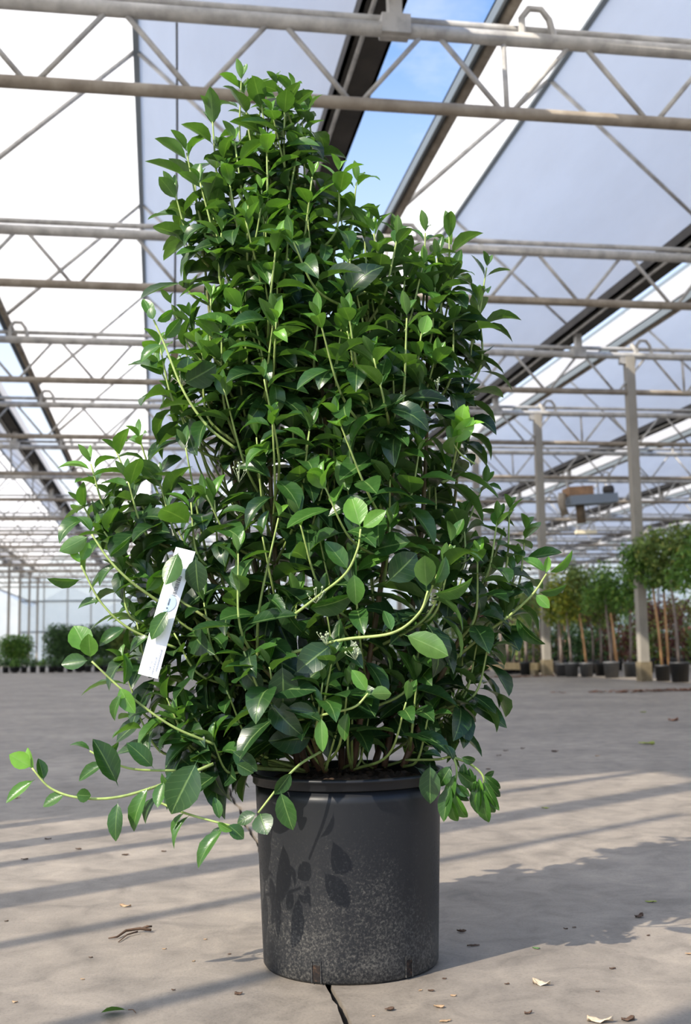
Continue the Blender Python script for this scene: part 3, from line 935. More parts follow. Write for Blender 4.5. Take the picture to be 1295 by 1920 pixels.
PXM = 945.0     # pixels to the metre at the shrub
TOSUN = -SDIR

def smooth_path(pts, n):
    """Catmull-Rom through pts"""
    P = [pts[0] * 2 - pts[1]] + list(pts) + [pts[-1] * 2 - pts[-2]]
    res = []
    segs = len(pts) - 1
    for i in range(segs):
        a, b, c, d = P[i:i + 4]
        k = max(2, n // segs)
        for j in range(k):
            t = j / k
            res.append(.5 * ((2 * b) + (c - a) * t + (2 * a - 5 * b + 4 * c - d) * t * t + (3 * b - a - 3 * c + d) * t ** 3))
    res.append(pts[-1].copy())
    return res

def stem_mesh(name, path, r0, r1, t0, t1, sides=6):
    n = len(path)
    mb = MB().tube([p - POT for p in path], [r0 + (r1 - r0) * i / (n - 1) for i in range(n)], sides)
    m = mb.mesh(name, True)
    a = m.attributes.new('tone', 'FLOAT', 'POINT')
    vals = []
    for i in range(n):
        vals += [t0 + (t1 - t0) * i / (n - 1)] * sides
    a.data.foreach_set('value', vals)
    return link(name, m, M['stem'], shrub)

def foliate(path, npairs, lpx, tone, span=.75, tip=True, droop=.25, spread=1.0):
    """opposite pairs of leaves along the outer part of a shoot, small bright ones at its tip"""
    n = len(path) - 1
    ph = rnd.uniform(0, 3.14)
    ln = lpx * 1.30 / PXM
    for k in range(npairs):
        u = 1 - span * (k / max(1, npairs - .3))
        i = min(n - 1, max(1, int(u * n)))
        p = path[i]
        T = (path[min(n, i + 1)] - path[i - 1]).normalized()
        A = T.orthogonal().normalized()
        A = Matrix.Rotation(ph + k * math.pi / 2 + rnd.uniform(-.3, .3), 3, T) @ A
        young = max(0, 1 - k / 2.2) if tip else 0
        el = math.radians(22 + 38 * young - 8 * k / max(1, npairs)) + rnd.uniform(-.25, .25)
        for s in (1, -1):
            if rnd.random() < .06: continue
            q = A * s
            d = q * math.cos(el) * spread + T * math.sin(el) + Vector((0, 0, -droop * rnd.uniform(.2, 1.9))) + Vector((rnd.gauss(0, .15), rnd.gauss(0, .15), rnd.gauss(0, .12)))
            nm = T * .9 + Vector((0, 0, .45)) + TOSUN * .35 - q * .2 + Vector((rnd.gauss(0, .42), rnd.gauss(0, .42), rnd.gauss(0, .3)))
            sz = ln * (.62 + .38 * min(1, (k + .3) / 1.5)) * rnd.uniform(.82, 1.15)
            tx_, ty_ = to_px(p + d.normalized() * sz)
            mx_, my_ = to_px(p + d.normalized() * sz * .55)
            if ty_ > 1425 and 440 < tx_ < 830: continue
            if ty_ > 1385 and 545 < tx_ < 780: continue
            # openings in the crown: left of the main stem, and in front of the bare stem
            if ((mx_ - 362) / 52) ** 2 + ((my_ - 852) / 40) ** 2 < 1 or ((mx_ - 412) / 42) ** 2 + ((my_ - 905) / 30) ** 2 < 1: continue
            if 484 < mx_ < 538 and 870 < my_ < 1100 and (p - POT).dot(FH) < 0: continue
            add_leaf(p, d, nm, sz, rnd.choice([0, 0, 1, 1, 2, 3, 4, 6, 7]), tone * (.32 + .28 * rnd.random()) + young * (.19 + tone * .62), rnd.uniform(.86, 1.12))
    if tip:                                    # closed bud pair
        T = (path[-1] - path[-2]).normalized()
        A = T.orthogonal()
        for s in (1, -1):
            add_leaf(path[-1], T + A * .35 * s, A * -s, ln * rnd.uniform(.38, .55), rnd.choice([5, 7]), min(.95, tone + .25))

# main stems: pixel, pixel, depth behind the axis
STEMS = [
    [(575, 1447, -.02), (545, 1300, -.03), (520, 1090, -.04), (507, 900, -.03), (503, 700, -.01), (495, 450, 0), (490, 240, 0)],
    [(640, 1442, .03), (640, 1200, .05), (625, 950, .05), (600, 700, .04), (570, 450, .03), (548, 230, .02)],
    [(720, 1438, .02), (745, 1300, .04), (785, 1050, .06), (800, 800, .08), (800, 600, .08), (800, 480, .08)],
    [(600, 1444, -.04), (500, 1250, -.06), (400, 1090, -.06), (315, 1022, -.05), (240, 940, -.04)],
    [(560, 1440, 0), (500, 1150, .06), (440, 900, .06), (400, 650, .04), (375, 400, 0)],
    [(755, 1438, -.02), (830, 1260, -.03), (895, 1130, 0), (945, 990, .02)],
    [(660, 1444, -.05), (690, 1250, -.12), (720, 1050, -.13), (735, 850, -.1), (700, 650, -.08), (660, 520, -.08)],
    [(650, 1436, .08), (680, 1100, .18), (690, 800, .2), (680, 560, .15)],
    [(590, 1436, .08), (500, 1150, .18), (450, 950, .2), (430, 700, .15)],
    [(700, 1440, .06), (780, 1180, .16), (850, 950, .16), (860, 720, .12)],
    [(610, 1446, -.07), (560, 1330, -.13), (440, 1200, -.17), (330, 1120, -.15)],
]
SP = []
for st in STEMS:
    path = smooth_path([at(*q) for q in st], 36)
    stem_mesh('trunk', path, .0068, .0022, -.1 if st[0][0] != 610 else .1, .6, 8)
    SP += [(p, i / len(path)) for i, p in enumerate(path)]

def shoot_to(tip, lpx, npairs, tone, base=None, droop=.25, r0=.0034, arch=.06, stemtone=(.5, .9)):
    if base is None:
        want = tip + Vector((POT.x - tip.x, POT.y - tip.y, 0)) * .30 - Vector((0, 0, rnd.uniform(.12, .24)))
        base = min(SP, key=lambda q: (q[0] - want).length)[0]
    mid = (base + tip) / 2
    out_ = Vector((tip.x - base.x, tip.y - base.y, 0))
    mid += out_ * .16 - Vector((0, 0, arch * .5)) + Vector((rnd.gauss(0, .01), rnd.gauss(0, .01), 0))
    path = smooth_path([base, mid, tip], 14)
    stem_mesh('branch', path, r0, .0016, *stemtone)
    foliate(path, npairs, lpx, tone, span=.84, droop=droop)
    return path

# shoots whose tips make the outline: tip x, tip y, base x, base y, depth, pairs, leaf px, tone
TIPS = [
    (452, 140, 475, 330, -.02, 4, 62, .30), (548, 155, 535, 330, 0, 4, 58, .30), (490, 180, 490, 360, .03, 4, 58, .28), (398, 210, 432, 400, -.03, 4, 66, .20),
    (350, 275, 390, 460, -.03, 4, 68, .22), (328, 350, 392, 500, -.05, 4, 64, .22), (578, 190, 552, 360, .03, 4, 60, .18), (520, 215, 515, 400, .05, 4, 60, .2),
    (500, 262, 492, 470, -.10, 4, 58, .50), (585, 320, 560, 510, -.10, 4, 50, .55), (635, 312, 590, 480, -.08, 4, 55, .50), (668, 330, 612, 480, 0, 3, 62, .28),
    (490, 345, 497, 520, -.12, 4, 48, .72), (440, 255, 455, 420, -.06, 4, 60, .3), (415, 425, 440, 560, -.10, 3, 52, .6), (465, 372, 480, 540, -.12, 3, 60, .3), (355, 440, 410, 580, -.03, 4, 66, .18),
    (540, 400, 520, 560, -.12, 4, 56, .45), (375, 330, 410, 480, -.08, 4, 60, .3), (430, 330, 450, 480, -.1, 3, 58, .35), (560, 260, 545, 420, -.04, 4, 60, .25),
    (690, 415, 720, 620, .08, 4, 62, .10), (742, 430, 745, 640, .10, 4, 62, .10), (797, 425, 780, 640, .08, 4, 60, .14), (842, 425, 812, 600, .06, 4, 60, .16),
    (912, 490, 860, 700, .08, 4, 58, .10), (895, 550, 850, 760, .06, 4, 66, .10), (885, 615, 840, 800, .06, 4, 66, .08), (880, 680, 832, 860, .08, 4, 64, .08), (862, 735, 822, 900, .06, 4, 62, .08),
    (655, 470, 650, 640, -.08, 4, 60, .42), (790, 612, 705, 745, -.10, 3, 54, .50), (815, 665, 742, 800, -.10, 3, 66, .42), (520, 478, 525, 650, -.13, 4, 54, .38), (640, 400, 640, 560, .05, 4, 62, .15),
    (700, 480, 715, 660, .02, 4, 62, .14), (760, 500, 770, 680, .0, 4, 62, .14), (830, 500, 810, 690, .0, 4, 62, .14), (850, 580, 815, 760, -.04, 4, 64, .12), (720, 560, 700, 720, -.06, 4, 60, .2),
    (860, 800, 828, 905, -.10, 3, 66, .62), (785, 838, 742, 960, -.13, 3, 56, .58), (735, 800, 700, 930, -.13, 4, 56, .5), (640, 600, 640, 760, -.12, 4, 56, .45), (600, 560, 590, 720, -.12, 4, 60, .3),
    (322, 560, 425, 700, -.04, 3, 50, .42), (395, 548, 430, 700, -.12, 3, 50, .62), (415, 612, 445, 830, -.13, 5, 60, .35), (380, 655, 440, 830, -.14, 4, 66, .3), (300, 680, 405, 850, -.05, 4, 66, .28),
    (330, 735, 435, 870, -.04, 4, 62, .24), (450, 560, 460, 720, -.14, 4, 58, .35), (480, 600, 490, 760, -.14, 4, 60, .3), (300, 640, 380, 800, -.08, 4, 62, .3), (340, 600, 400, 760, -.02, 4, 60, .25),
    (262, 812, 330, 970, 0, 5, 60, .28), (218, 835, 300, 985, -.03, 5, 62, .28), (170, 858, 275, 1000, -.05, 5, 58, .32), (155, 935, 262, 1010, -.06, 4, 68, .26), (240, 890, 320, 1030, -.10, 5, 66, .14),
    (300, 895, 362, 1040, -.08, 4, 68, .14), (358, 930, 420, 1080, -.13, 4, 68, .26), (210, 920, 300, 1020, .02, 4, 66, .14), (195, 985, 300, 1060, -.10, 4, 64, .2), (265, 960, 350, 1070, .03, 4, 66, .12),
    (955, 945, 885, 1150, 0, 5, 56, .30), (932, 965, 872, 1120, -.05, 4, 60, .28), (985, 985, 902, 1180, .03, 4, 58, .22), (895, 1035, 862, 1200, -.09, 5, 58, .34), (868, 955, 822, 1100, -.05, 5, 60, .2),
    (968, 1050, 890, 1200, .05, 4, 60, .15), (950, 1140, 880, 1260, .03, 4, 64, .12), (915, 1200, 835, 1330, -.05, 4, 70, .07), (880, 1265, 800, 1360, 0, 4, 70, .06), (905, 900, 850, 1060, .06, 4, 60, .16),
    (850, 1320, 785, 1390, .02, 3, 66, .08), (255, 1150, 345, 1280, -.08, 5, 66, .2), (230, 1230, 335, 1370, -.08, 4, 60, .28), (255, 1320, 360, 1420, -.10, 4, 58, .32), (310, 1290, 400, 1420, -.13, 5, 62, .24),
    (230, 1060, 330, 1180, -.10, 4, 60, .3), (300, 1080, 380, 1200, -.05, 4, 62, .2), (330, 1350, 430, 1430, -.12, 4, 64, .2), (400, 1380, 470, 1440, -.16, 4, 66, .18), (290, 1220, 380, 1330, -.02, 4, 64, .16),
]
for tx, ty, bx, by, dd, npr, lpx, tn in TIPS:
    shoot_to(at(tx, ty + 12, dd), lpx, npr + 1, tn, at(bx, by, dd * .7))

# fill: shoots inside the body
ENV = [(150, 440, 560), (200, 390, 590), (250, 350, 600), (300, 320, 640), (350, 320, 650), (400, 320, 700), (450, 345, 840), (500, 345, 890), (550, 340, 895), (600, 320, 880), (650, 300, 880),
       (700, 310, 865), (750, 320, 860), (800, 280, 850), (850, 220, 850), (900, 200, 870), (950, 190, 920), (1000, 190, 950), (1050, 200, 960), (1100, 220, 950), (1150, 230, 940),
       (1200, 230, 930), (1250, 250, 900), (1300, 260, 870), (1350, 280, 840), (1400, 330, 820)]
def env(y):
    for (ya, a0, a1), (yb, b0, b1) in zip(ENV, ENV[1:]):
        if ya <= y <= yb:
            t = (y - ya) / (yb - ya)
            return a0 + (b0 - a0) * t, a1 + (b1 - a1) * t
    return ENV[-1][1:]
rows_ = [e[0] for e in ENV]
wts = [(e[2] - e[1]) ** 1.15 for e in ENV]
for k in range(285):
    y = rnd.choices(rows_, wts)[0] + rnd.uniform(-25, 25)
    y = min(1345, max(160, y))
    x0, x1 = env(y)
    c, hw = (x0 + x1) / 2, (x1 - x0) / 2 - 22
    th = rnd.uniform(0, 2 * math.pi)
    rr = math.sqrt(rnd.uniform(.12, 1.0))
    dpt = min(hw / PXM, .27)
    X = c + hw * rr * math.cos(th)
    dd = dpt * rr * math.sin(th)
    # the gap left of the main stem stays open
    if 820 < y < 1000 and 330 < X < 450 and dd > -.1: continue
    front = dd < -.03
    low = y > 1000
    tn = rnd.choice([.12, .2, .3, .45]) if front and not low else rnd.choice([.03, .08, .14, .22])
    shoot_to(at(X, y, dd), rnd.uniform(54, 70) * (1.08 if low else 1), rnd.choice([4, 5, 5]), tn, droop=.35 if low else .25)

# hand-placed shoots and leaves that stand out
def shoot(pts, r0=.0028, r1=.0018, st=(.75, 1.0)):
    path = smooth_path([at(*q) for q in pts], 30)
    stem_mesh('branch', path, r0, r1, st[0], st[1], 7)
    return path
def hleaf(bx, by, tx, ty, d=-.2, dt=0.0, face=20, tone=.35, shape=2, wid=1.0, flip=False):
    """leaf from base pixel to tip pixel; face = turn about its own axis, 0 looks at the camera"""
    a, b2 = at(bx, by, d), at(tx, ty, d + dt)
    dv = b2 - a
    v = (CAM - (a + b2) / 2).normalized()
    v = (v - dv.normalized() * v.dot(dv.normalized())).normalized()
    nm = Matrix.Rotation(math.radians(face), 3, dv.normalized()) @ v
    if flip: nm = -nm
    add_leaf(a, dv, nm, dv.length * 1.03, shape, tone, wid)

shoot([(548, 1155, -.22), (600, 1115, -.24), (648, 1075, -.26), (670, 1030, -.27), (676, 992, -.27)])
hleaf(676, 992, 660, 938, -.27, .01, 8, .72, 2, 1.35); hleaf(676, 992, 716, 962, -.27, -.02, -20, .62, 2, 1.0); hleaf(655, 1072, 616, 1022, -.25, 0, 25, .36, 2); hleaf(662, 1070, 668, 1126, -.26, .0, -12, .45, 4)
hleaf(570, 1140, 650, 1128, -.22, -.03, 45, .22, 0)
shoot([(540, 1226, -.20), (640, 1200, -.24), (735, 1187, -.27), (785, 1150, -.28), (802, 1108, -.28)], .0034)
hleaf(722, 1095, 775, 1045, -.25, 0, 10, .10, 4, 1.25); hleaf(800, 1108, 796, 1050, -.28, -.03, 5, .55, 2, 1.1, True); hleaf(802, 1112, 885, 1105, -.28, 0, 55, .30, 1); hleaf(752, 1188, 832, 1222, -.27, -.02, 15, .5, 4, .85, True)
hleaf(628, 1204, 566, 1250, -.24, -.02, 12, .12, 4, 1.1); hleaf(812, 1100, 838, 1052, -.27, 0, 40, .42, 0); hleaf(735, 1187, 722, 1150, -.26, .01, 30, .3, 2)
shoot([(830, 1255, -.03), (900, 1195, -.04), (960, 1150, -.05), (1000, 1112, -.06), (1024, 1076, -.06)], .0034)
hleaf(1024, 1076, 988, 1046, -.06, 0, 50, .5, 0); hleaf(1024, 1076, 1072, 1043, -.06, -.01, 55, .55, 0, .8); hleaf(1022, 1078, 1026, 1048, -.07, 0, 20, .85, 5); hleaf(1004, 1110, 1058, 1104, -.06, 0, 52, .38, 0, .8); hleaf(1002, 1113, 1026, 1136, -.08, -.01, -10, .6, 2, 1.1)
hleaf(965, 1150, 1000, 1210, -.04, -.03, 55, .1, 1, .9); hleaf(940, 1180, 905, 1130, -.04, 0, 30, .2, 1)
# long low arm on the left
shoot([(400, 1432, -.20), (320, 1465, -.22), (225, 1494, -.24), (150, 1496, -.25), (95, 1478, -.25), (60, 1440, -.25)], .0030)
hleaf(62, 1440, 24, 1418, -.25, -.01, 10, .85, 2, 1.3); hleaf(66, 1446, 52, 1408, -.25, .01, -50, .8, 2); hleaf(82, 1466, 74, 1428, -.25, 0, 35, .2, 2, 1.1); hleaf(68, 1460, 18, 1498, -.25, -.01, 40, .52, 2, .75)
hleaf(126, 1487, 86, 1508, -.25, 0, 35, .42, 2, 1.0); hleaf(140, 1490, 166, 1492, -.26, 0, 10, .32, 4, 1.6); hleaf(222, 1476, 183, 1398, -.24, -.02, 32, .14, 2, .95); hleaf(222, 1498, 214, 1566, -.24, -.02, 25, .26, 4, .75)
hleaf(283, 1470, 240, 1546, -.23, -.02, 35, .36, 1, .8); hleaf(300, 1490, 262, 1535, -.22, 0, 50, .2, 1); hleaf(308, 1462, 296, 1506, -.24, -.02, 30, .3, 2); hleaf(372, 1422, 326, 1512, -.25, -.02, 8, .10, 4, 1.1); hleaf(300, 1440, 330, 1500, -.23, 0, 60, .35, 1)
shoot([(330, 1445, -.20), (250, 1442, -.22), (200, 1425, -.23), (168, 1408, -.23)], .0022)
hleaf(172, 1410, 138, 1388, -.23, 0, 60, .3, 1); hleaf(205, 1428, 150, 1456, -.23, 0, 35, .3, 0, .8); hleaf(290, 1443, 248, 1398, -.22, -.02, 25, .22, 4, .9); hleaf(186, 1416, 222, 1398, -.22, .02, 45, .2, 0)
shoot([(300, 1505, -.22), (345, 1524, -.24), (400, 1540, -.25), (432, 1548, -.25)], .0022)
hleaf(350, 1520, 314, 1562, -.24, 0, 58, .36, 1, .8); hleaf(360, 1525, 316, 1575, -.24, -.02, 60, .4, 1, .6); hleaf(412, 1540, 404, 1500, -.25, 0, 15, .4, 0, .9); hleaf(424, 1545, 454, 1568, -.26, 0, -20, .22, 4, 1.2); hleaf(425, 1550, 366, 1608, -.25, -.03, 40, .36, 1, .75); hleaf(418, 1548, 396, 1575, -.24, 0, 45, .22, 2); hleaf(405, 1540, 430, 1556, -.26, -.01, 40, .42, 2)
# the twig in front of the pot's rim
shoot([(600, 1410, -.20), (560, 1435, -.225), (525, 1472, -.235), (484, 1524, -.235)], .0026, .0018, (.55, .9))
hleaf(548, 1444, 520, 1484, -.24, 0, -20, .22, 2, 1.0); hleaf(524, 1478, 545, 1546, -.25, 0, 15, .26, 2, .95); hleaf(486, 1522, 497, 1556, -.26, -.03, 10, .14, 4, 1.5); hleaf(484, 1524, 448, 1540, -.24, 0, 25, .16, 4, 1.1)
shoot([(560, 1350, -.20), (620, 1337, -.24), (665, 1325, -.26), (690, 1300, -.26)], .0026)
hleaf(690, 1300, 664, 1262, -.26, 0, 10, .6, 2, 1.0); hleaf(690, 1302, 728, 1300, -.27, -.02, 20, .36, 2, 1.1, True); hleaf(602, 1340, 604, 1400, -.25, -.01, 10, .42, 2, .75); hleaf(655, 1330, 642, 1382, -.26, 0, 35, .38, 0); hleaf(598, 1338, 545, 1330, -.24, 0, 15, .14, 2); hleaf(600, 1335, 592, 1290, -.23, 0, 35, .5, 0, .6)
# big dark leaves low in front
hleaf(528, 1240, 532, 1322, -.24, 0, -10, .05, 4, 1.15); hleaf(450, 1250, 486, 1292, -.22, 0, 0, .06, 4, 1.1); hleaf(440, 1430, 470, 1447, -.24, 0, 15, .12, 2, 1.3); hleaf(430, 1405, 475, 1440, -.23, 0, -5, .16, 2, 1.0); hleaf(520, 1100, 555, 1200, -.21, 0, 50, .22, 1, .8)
# left tips
shoot([(300, 1130, -.16), (245, 1090, -.18), (205, 1050, -.19), (172, 1002, -.19)], .0030)
hleaf(170, 1003, 120, 1030, -.19, -.01, 20, .42, 2, 1.05, True); hleaf(172, 1002, 152, 962, -.18, .01, 40, .3, 1); hleaf(200, 1045, 240, 1020, -.18, 0, 40, .3, 0); hleaf(215, 1060, 180, 1090, -.2, 0, 50, .25, 1); hleaf(270, 1112, 300, 1075, -.18, 0, 25, .5, 2)
shoot([(330, 1215, -.15), (245, 1180, -.17), (190, 1130, -.18), (152, 1060, -.19)], .0026)
hleaf(152, 1058, 132, 1035, -.19, 0, 35, .85, 5, 1.2); hleaf(150, 1056, 165, 1022, -.18, .01, 10, .8, 2, 1.0); hleaf(156, 1085, 96, 1092, -.19, -.01, -48, .45, 0, .9); hleaf(192, 1128, 146, 1130, -.18, 0, 50, .25, 1); hleaf(240, 1176, 188, 1200, -.18, -.02, 30, .3, 1, .9); hleaf(285, 1192, 240, 1212, -.17, 0, 45, .28, 1)
shoot([(400, 1395, -.18), (320, 1360, -.20), (235, 1298, -.21), (172, 1240, -.22)], .0026)
hleaf(170, 1238, 122, 1244, -.22, 0, 22, .22, 2, 1.15); hleaf(166, 1226, 142, 1180, -.22, .01, 5, .62, 2, 1.45); hleaf(170, 1236, 166, 1196, -.23, -.02, -10, .66, 2, 1.3); hleaf(228, 1292, 244, 1232, -.21, 0, 45, .3, 1, .8); hleaf(232, 1296, 205, 1345, -.22, 0, 40, .38, 1, .8); hleaf(222, 1285, 248, 1330, -.21, -.01, 20, .6, 2); hleaf(290, 1335, 240, 1335, -.2, 0, 50, .3, 1)
shoot([(440, 840, -.16), (390, 800, -.17), (345, 735, -.17), (308, 645, -.16), (288, 600, -.16)], .0030)
hleaf(287, 600, 271, 562, -.16, 0, 15, .48, 0, 1.0); hleaf(288, 602, 282, 578, -.17, 0, -20, .35, 4, 1.2); hleaf(290, 604, 322, 586, -.16, 0, 30, .5, 0); hleaf(305, 638, 334, 604, -.16, 0, 25, .42, 2); hleaf(308, 645, 264, 665, -.16, -.02, 50, .35, 1); hleaf(345, 720, 352, 676, -.17, 0, 5, .2, 2, 1.4); hleaf(340, 722, 398, 690, -.18, 0, 10, .18, 4, 1.3)
shoot([(890, 870, -.10), (862, 850, -.10), (842, 820, -.11)], .0022)
hleaf(842, 835, 882, 790, -.12, -.01, 15, .85, 2, .95)
# pale underside hanging near the middle, and a tip high on the right
hleaf(628, 855, 650, 912, -.16, -.02, 12, .5, 2, .85, True); hleaf(790, 632, 800, 596, -.14, 0, 5, .75, 2, 1.2)
# leaves lying over the white tag
hleaf(318, 1140, 286, 1190, -.235, -.01, 20, .3, 4, .85); hleaf(336, 1030, 314, 1088, -.235, -.01, 15, .4, 2, 1.0, True); hleaf(366, 1040, 370, 1102, -.225, 0, 12, .06, 4, 1.1)
# drooping tired clump over the right of the rim
for pts in ([(760, 1425, -.06), (820, 1424, -.10), (848, 1420, -.12), (856, 1450, -.13), (846, 1490, -.13)], [(850, 1420, -.12), (880, 1432, -.13), (905, 1455, -.13), (904, 1485, -.13)]):
    shoot(pts, .0026)
for q in ((806, 1428, 806, 1496, 5, .16, 1.05), (848, 1432, 824, 1470, 10, .3, 1.2), (846, 1465, 832, 1530, 30, .26, .8), (842, 1488, 852, 1545, 15, .45, .8), (850, 1430, 842, 1396, 40, .12, 1.0),
          (852, 1440, 896, 1482, 25, .3, .8), (850, 1470, 876, 1490, 10, .26, 1.0), (862, 1418, 890, 1430, 20, .14, 1.2), (905, 1450, 934, 1480, 15, .22, 1.0), (904, 1458, 930, 1512, 30, .3, .75),
          (903, 1470, 908, 1540, 20, .42, .85), (900, 1462, 886, 1520, 30, .2, .8), (898, 1455, 900, 1492, 5, .62, .8), (880, 1435, 884, 1470, 25, .14, 1.0), (850, 1480, 868, 1540, 20, .5, .9), (830, 1422, 800, 1405, 45, .1, 1.0), (856, 1446, 838, 1500, 20, .34, .8), (848, 1478, 826, 1512, 25, .3, .8), (870, 1426, 868, 1462, 20, .2, 1.0), (895, 1448, 878, 1486, 25, .34, .9), (905, 1472, 922, 1530, 15, .36, .8), (900, 1475, 894, 1515, 10, .55, .7), (855, 1462, 870, 1508, 30, .2, .9), (908, 1456, 932, 1495, 20, .16, 1.0), (905, 1455, 925, 1450, 35, .16, 1.3)):
    hleaf(q[0], q[1], q[2], q[3], -.14, -.005, q[4], q[5], rnd.choice([1, 3, 2]), q[6])

# which leaves show largest: those become parts of their own, the others one mesh
def leaf_world(i):
    m, si, ti = LEAVES[i]
    return [m @ Vector(p) for p in GEO[si][0]]
allv = []; allf = []; owner = []
for i, (m, si, ti) in enumerate(LEAVES):
    b0 = len(allv)
    allv += leaf_world(i)
    for f_ in GEO[si][2]:
        allf.append(tuple(b0 + q for q in f_)); owner.append(i)
bvh = BVHTree.FromPolygons(allv, allf)
score = [0.0] * len(LEAVES)
base = 0
for i, (m, si, ti) in enumerate(LEAVES):
    g = GEO[si]
    pts = allv[base:base + len(g[0])]
    area = 0.0
    for f_ in g[2]:
        q = [to_px(pts[j]) for j in f_]
        area += abs(sum(q[j][0] * q[(j + 1) % len(q)][1] - q[(j + 1) % len(q)][0] * q[j][1] for j in range(len(q)))) / 2
    seen = 0; tot = 0
    for f_ in g[2][::3]:
        c = sum((pts[j] for j in f_), Vector()) / len(f_)
        d = (c - CAM).normalized()
        h_ = bvh.ray_cast(CAM, d)
        tot += 1
        if h_[2] is not None and owner[h_[2]] == i: seen += 1
    score[i] = area * seen / max(1, tot)
    base += len(g[0])
order = sorted(range(len(LEAVES)), key=lambda i: -score[i])
own = set(order[:300])
TR = Matrix.Translation(-POT)
sv = []; sf = []; suv = []; stn = []
for i, (m, si, ti) in enumerate(LEAVES):
    if i in own:
        o = bpy.data.objects.new('leaf', leaf_mesh(si, ti))
        COL.objects.link(o)
        o.parent = shrub
        o.matrix_basis = TR @ m
    else:
        b0 = len(sv)
        g = GEO[si]
        sv += [tuple(TR @ m @ Vector(p)) for p in g[0]]
        sf += [tuple(b0 + q for q in f_) for f_ in g[2]]
        for f_ in g[2]:
            for q in f_: suv += list(g[1][q])
        stn += [TONES[ti]] * len(g[0])
m = bpy.data.meshes.new('foliage')
m.from_pydata(sv, [], sf)
m.uv_layers.new(name='UVMap').data.foreach_set('uv', suv)
m.attributes.new('tone', 'FLOAT', 'POINT').data.foreach_set('value', stn)
m.polygons.foreach_set('use_smooth', [True] * len(m.polygons))
m.update()
fo = link('foliage', m, M['leaf'], shrub)
fo['kind'] = 'stuff'
print('LEAVES', len(LEAVES))

# small white bud clusters
def buds(px, py, d, n, spread):
    c = at(px, py, d); mb = MB(); r_ = random.Random(px)
    for _ in range(n):
        p = c + Vector((r_.gauss(0, spread), r_.gauss(0, spread), r_.gauss(0, spread * .8)))
        s = r_.uniform(.0014, .0026)
        mb.lathe([(0, -s), (s * .7, -s * .7), (s, 0), (s * .7, s * .8), (0, s * 1.2)], 7, tuple(p - POT))
        mb.tube([p - POT - Vector((0, 0, s)), c - POT - Vector((0, 0, .02))], .0004, 4)
    o = mb.build('flower_bud_cluster', M['bud'], shrub, True)
    o['label'] = 'cluster of tiny whitish flower buds'
for q in ((666, 1216, -.26, 10, .008), (340, 702, -.17, 14, .010), (592, 1110, -.25, 10, .009), (612, 1190, -.25, 8, .007), (448, 885, -.18, 9, .009), (820, 715, -.14, 6, .006)):
    buds(*q)

# ------------------------------------------------------------------ the white hanging tag
TD = -.225
cl = [at(348, 1030, TD + .02), at(337, 1065, TD + .01), at(322, 1110, TD), at(303, 1175, TD - .004), (at(277, 1268, TD - .004))]
tp = smooth_path(cl, 24)
tg = empty('plant_tag', cl[-1])
tag(tg, 'long white plastic plant tag with barcode and blue dot hanging in the leaves', 'tag')
TW = 17.5 / PXM
def strip(name, u0, u1, v0, v1, off, material, parent):
    """patch of the tag: u along 0..1, v across -1..1, off in front"""
    mb = MB(); n = max(2, int((u1 - u0) * 24) + 1)
    rows_ = []
    for i in range(n + 1):
        u = u0 + (u1 - u0) * i / n
        f_ = u * (len(tp) - 1); k = min(len(tp) - 2, int(f_)); p = tp[k].lerp(tp[k + 1], f_ - k)
        T = (tp[k + 1] - tp[k]).normalized()
        S = FH.cross(T).normalized()
        S = S * (1 if S.dot(RT) > 0 else -1)
        Nn = -FH
        for (vv, oo) in ((v0, off), (v1, off), (v1, off - .0006), (v0, off - .0006)):
            cv = .0022 * (1 - vv * vv)
            mb.v.append(tuple(p + S * TW * vv + Nn * (oo + cv) - cl[-1]))
        if i:
            b0 = 4 * (i - 1)
            for a_, c_ in ((0, 1), (1, 2), (2, 3), (3, 0)):
                mb.f.append((b0 + a_, b0 + c_, b0 + 4 + c_, b0 + 4 + a_))
    mb.f.append((0, 3, 2, 1)); e = 4 * n; mb.f.append((e, e + 1, e + 2, e + 3))
    return mb.build(name, material, parent)
body = empty('strip', (0, 0, 0)); bpy.data.objects.remove(body)
mbs = [strip('strip', 0, 1, -1 + .4 * k, -.6 + .4 * k, 0, M['white'], tg) for k in range(5)]
# join the five lengthwise patches of the strip into one mesh
bm = bmesh.new()
for o in mbs: bm.from_mesh(o.data)
bmesh.ops.remove_doubles(bm, verts=bm.verts, dist=1e-6)
bm.to_mesh(mbs[0].data); bm.free()
for o in mbs[1:]: bpy.data.objects.remove(o)
bar = MB()
u = .335
r_ = random.Random(4)
parts = []
while u < .53:
    wd = r_.choice([.003, .004, .006])
    parts.append(strip('barcode_bar', u, u + wd, .12 - (.3 if False else 0), .52, .0012, M['ink'], tg))
    u += wd + r_.choice([.004, .006, .010])
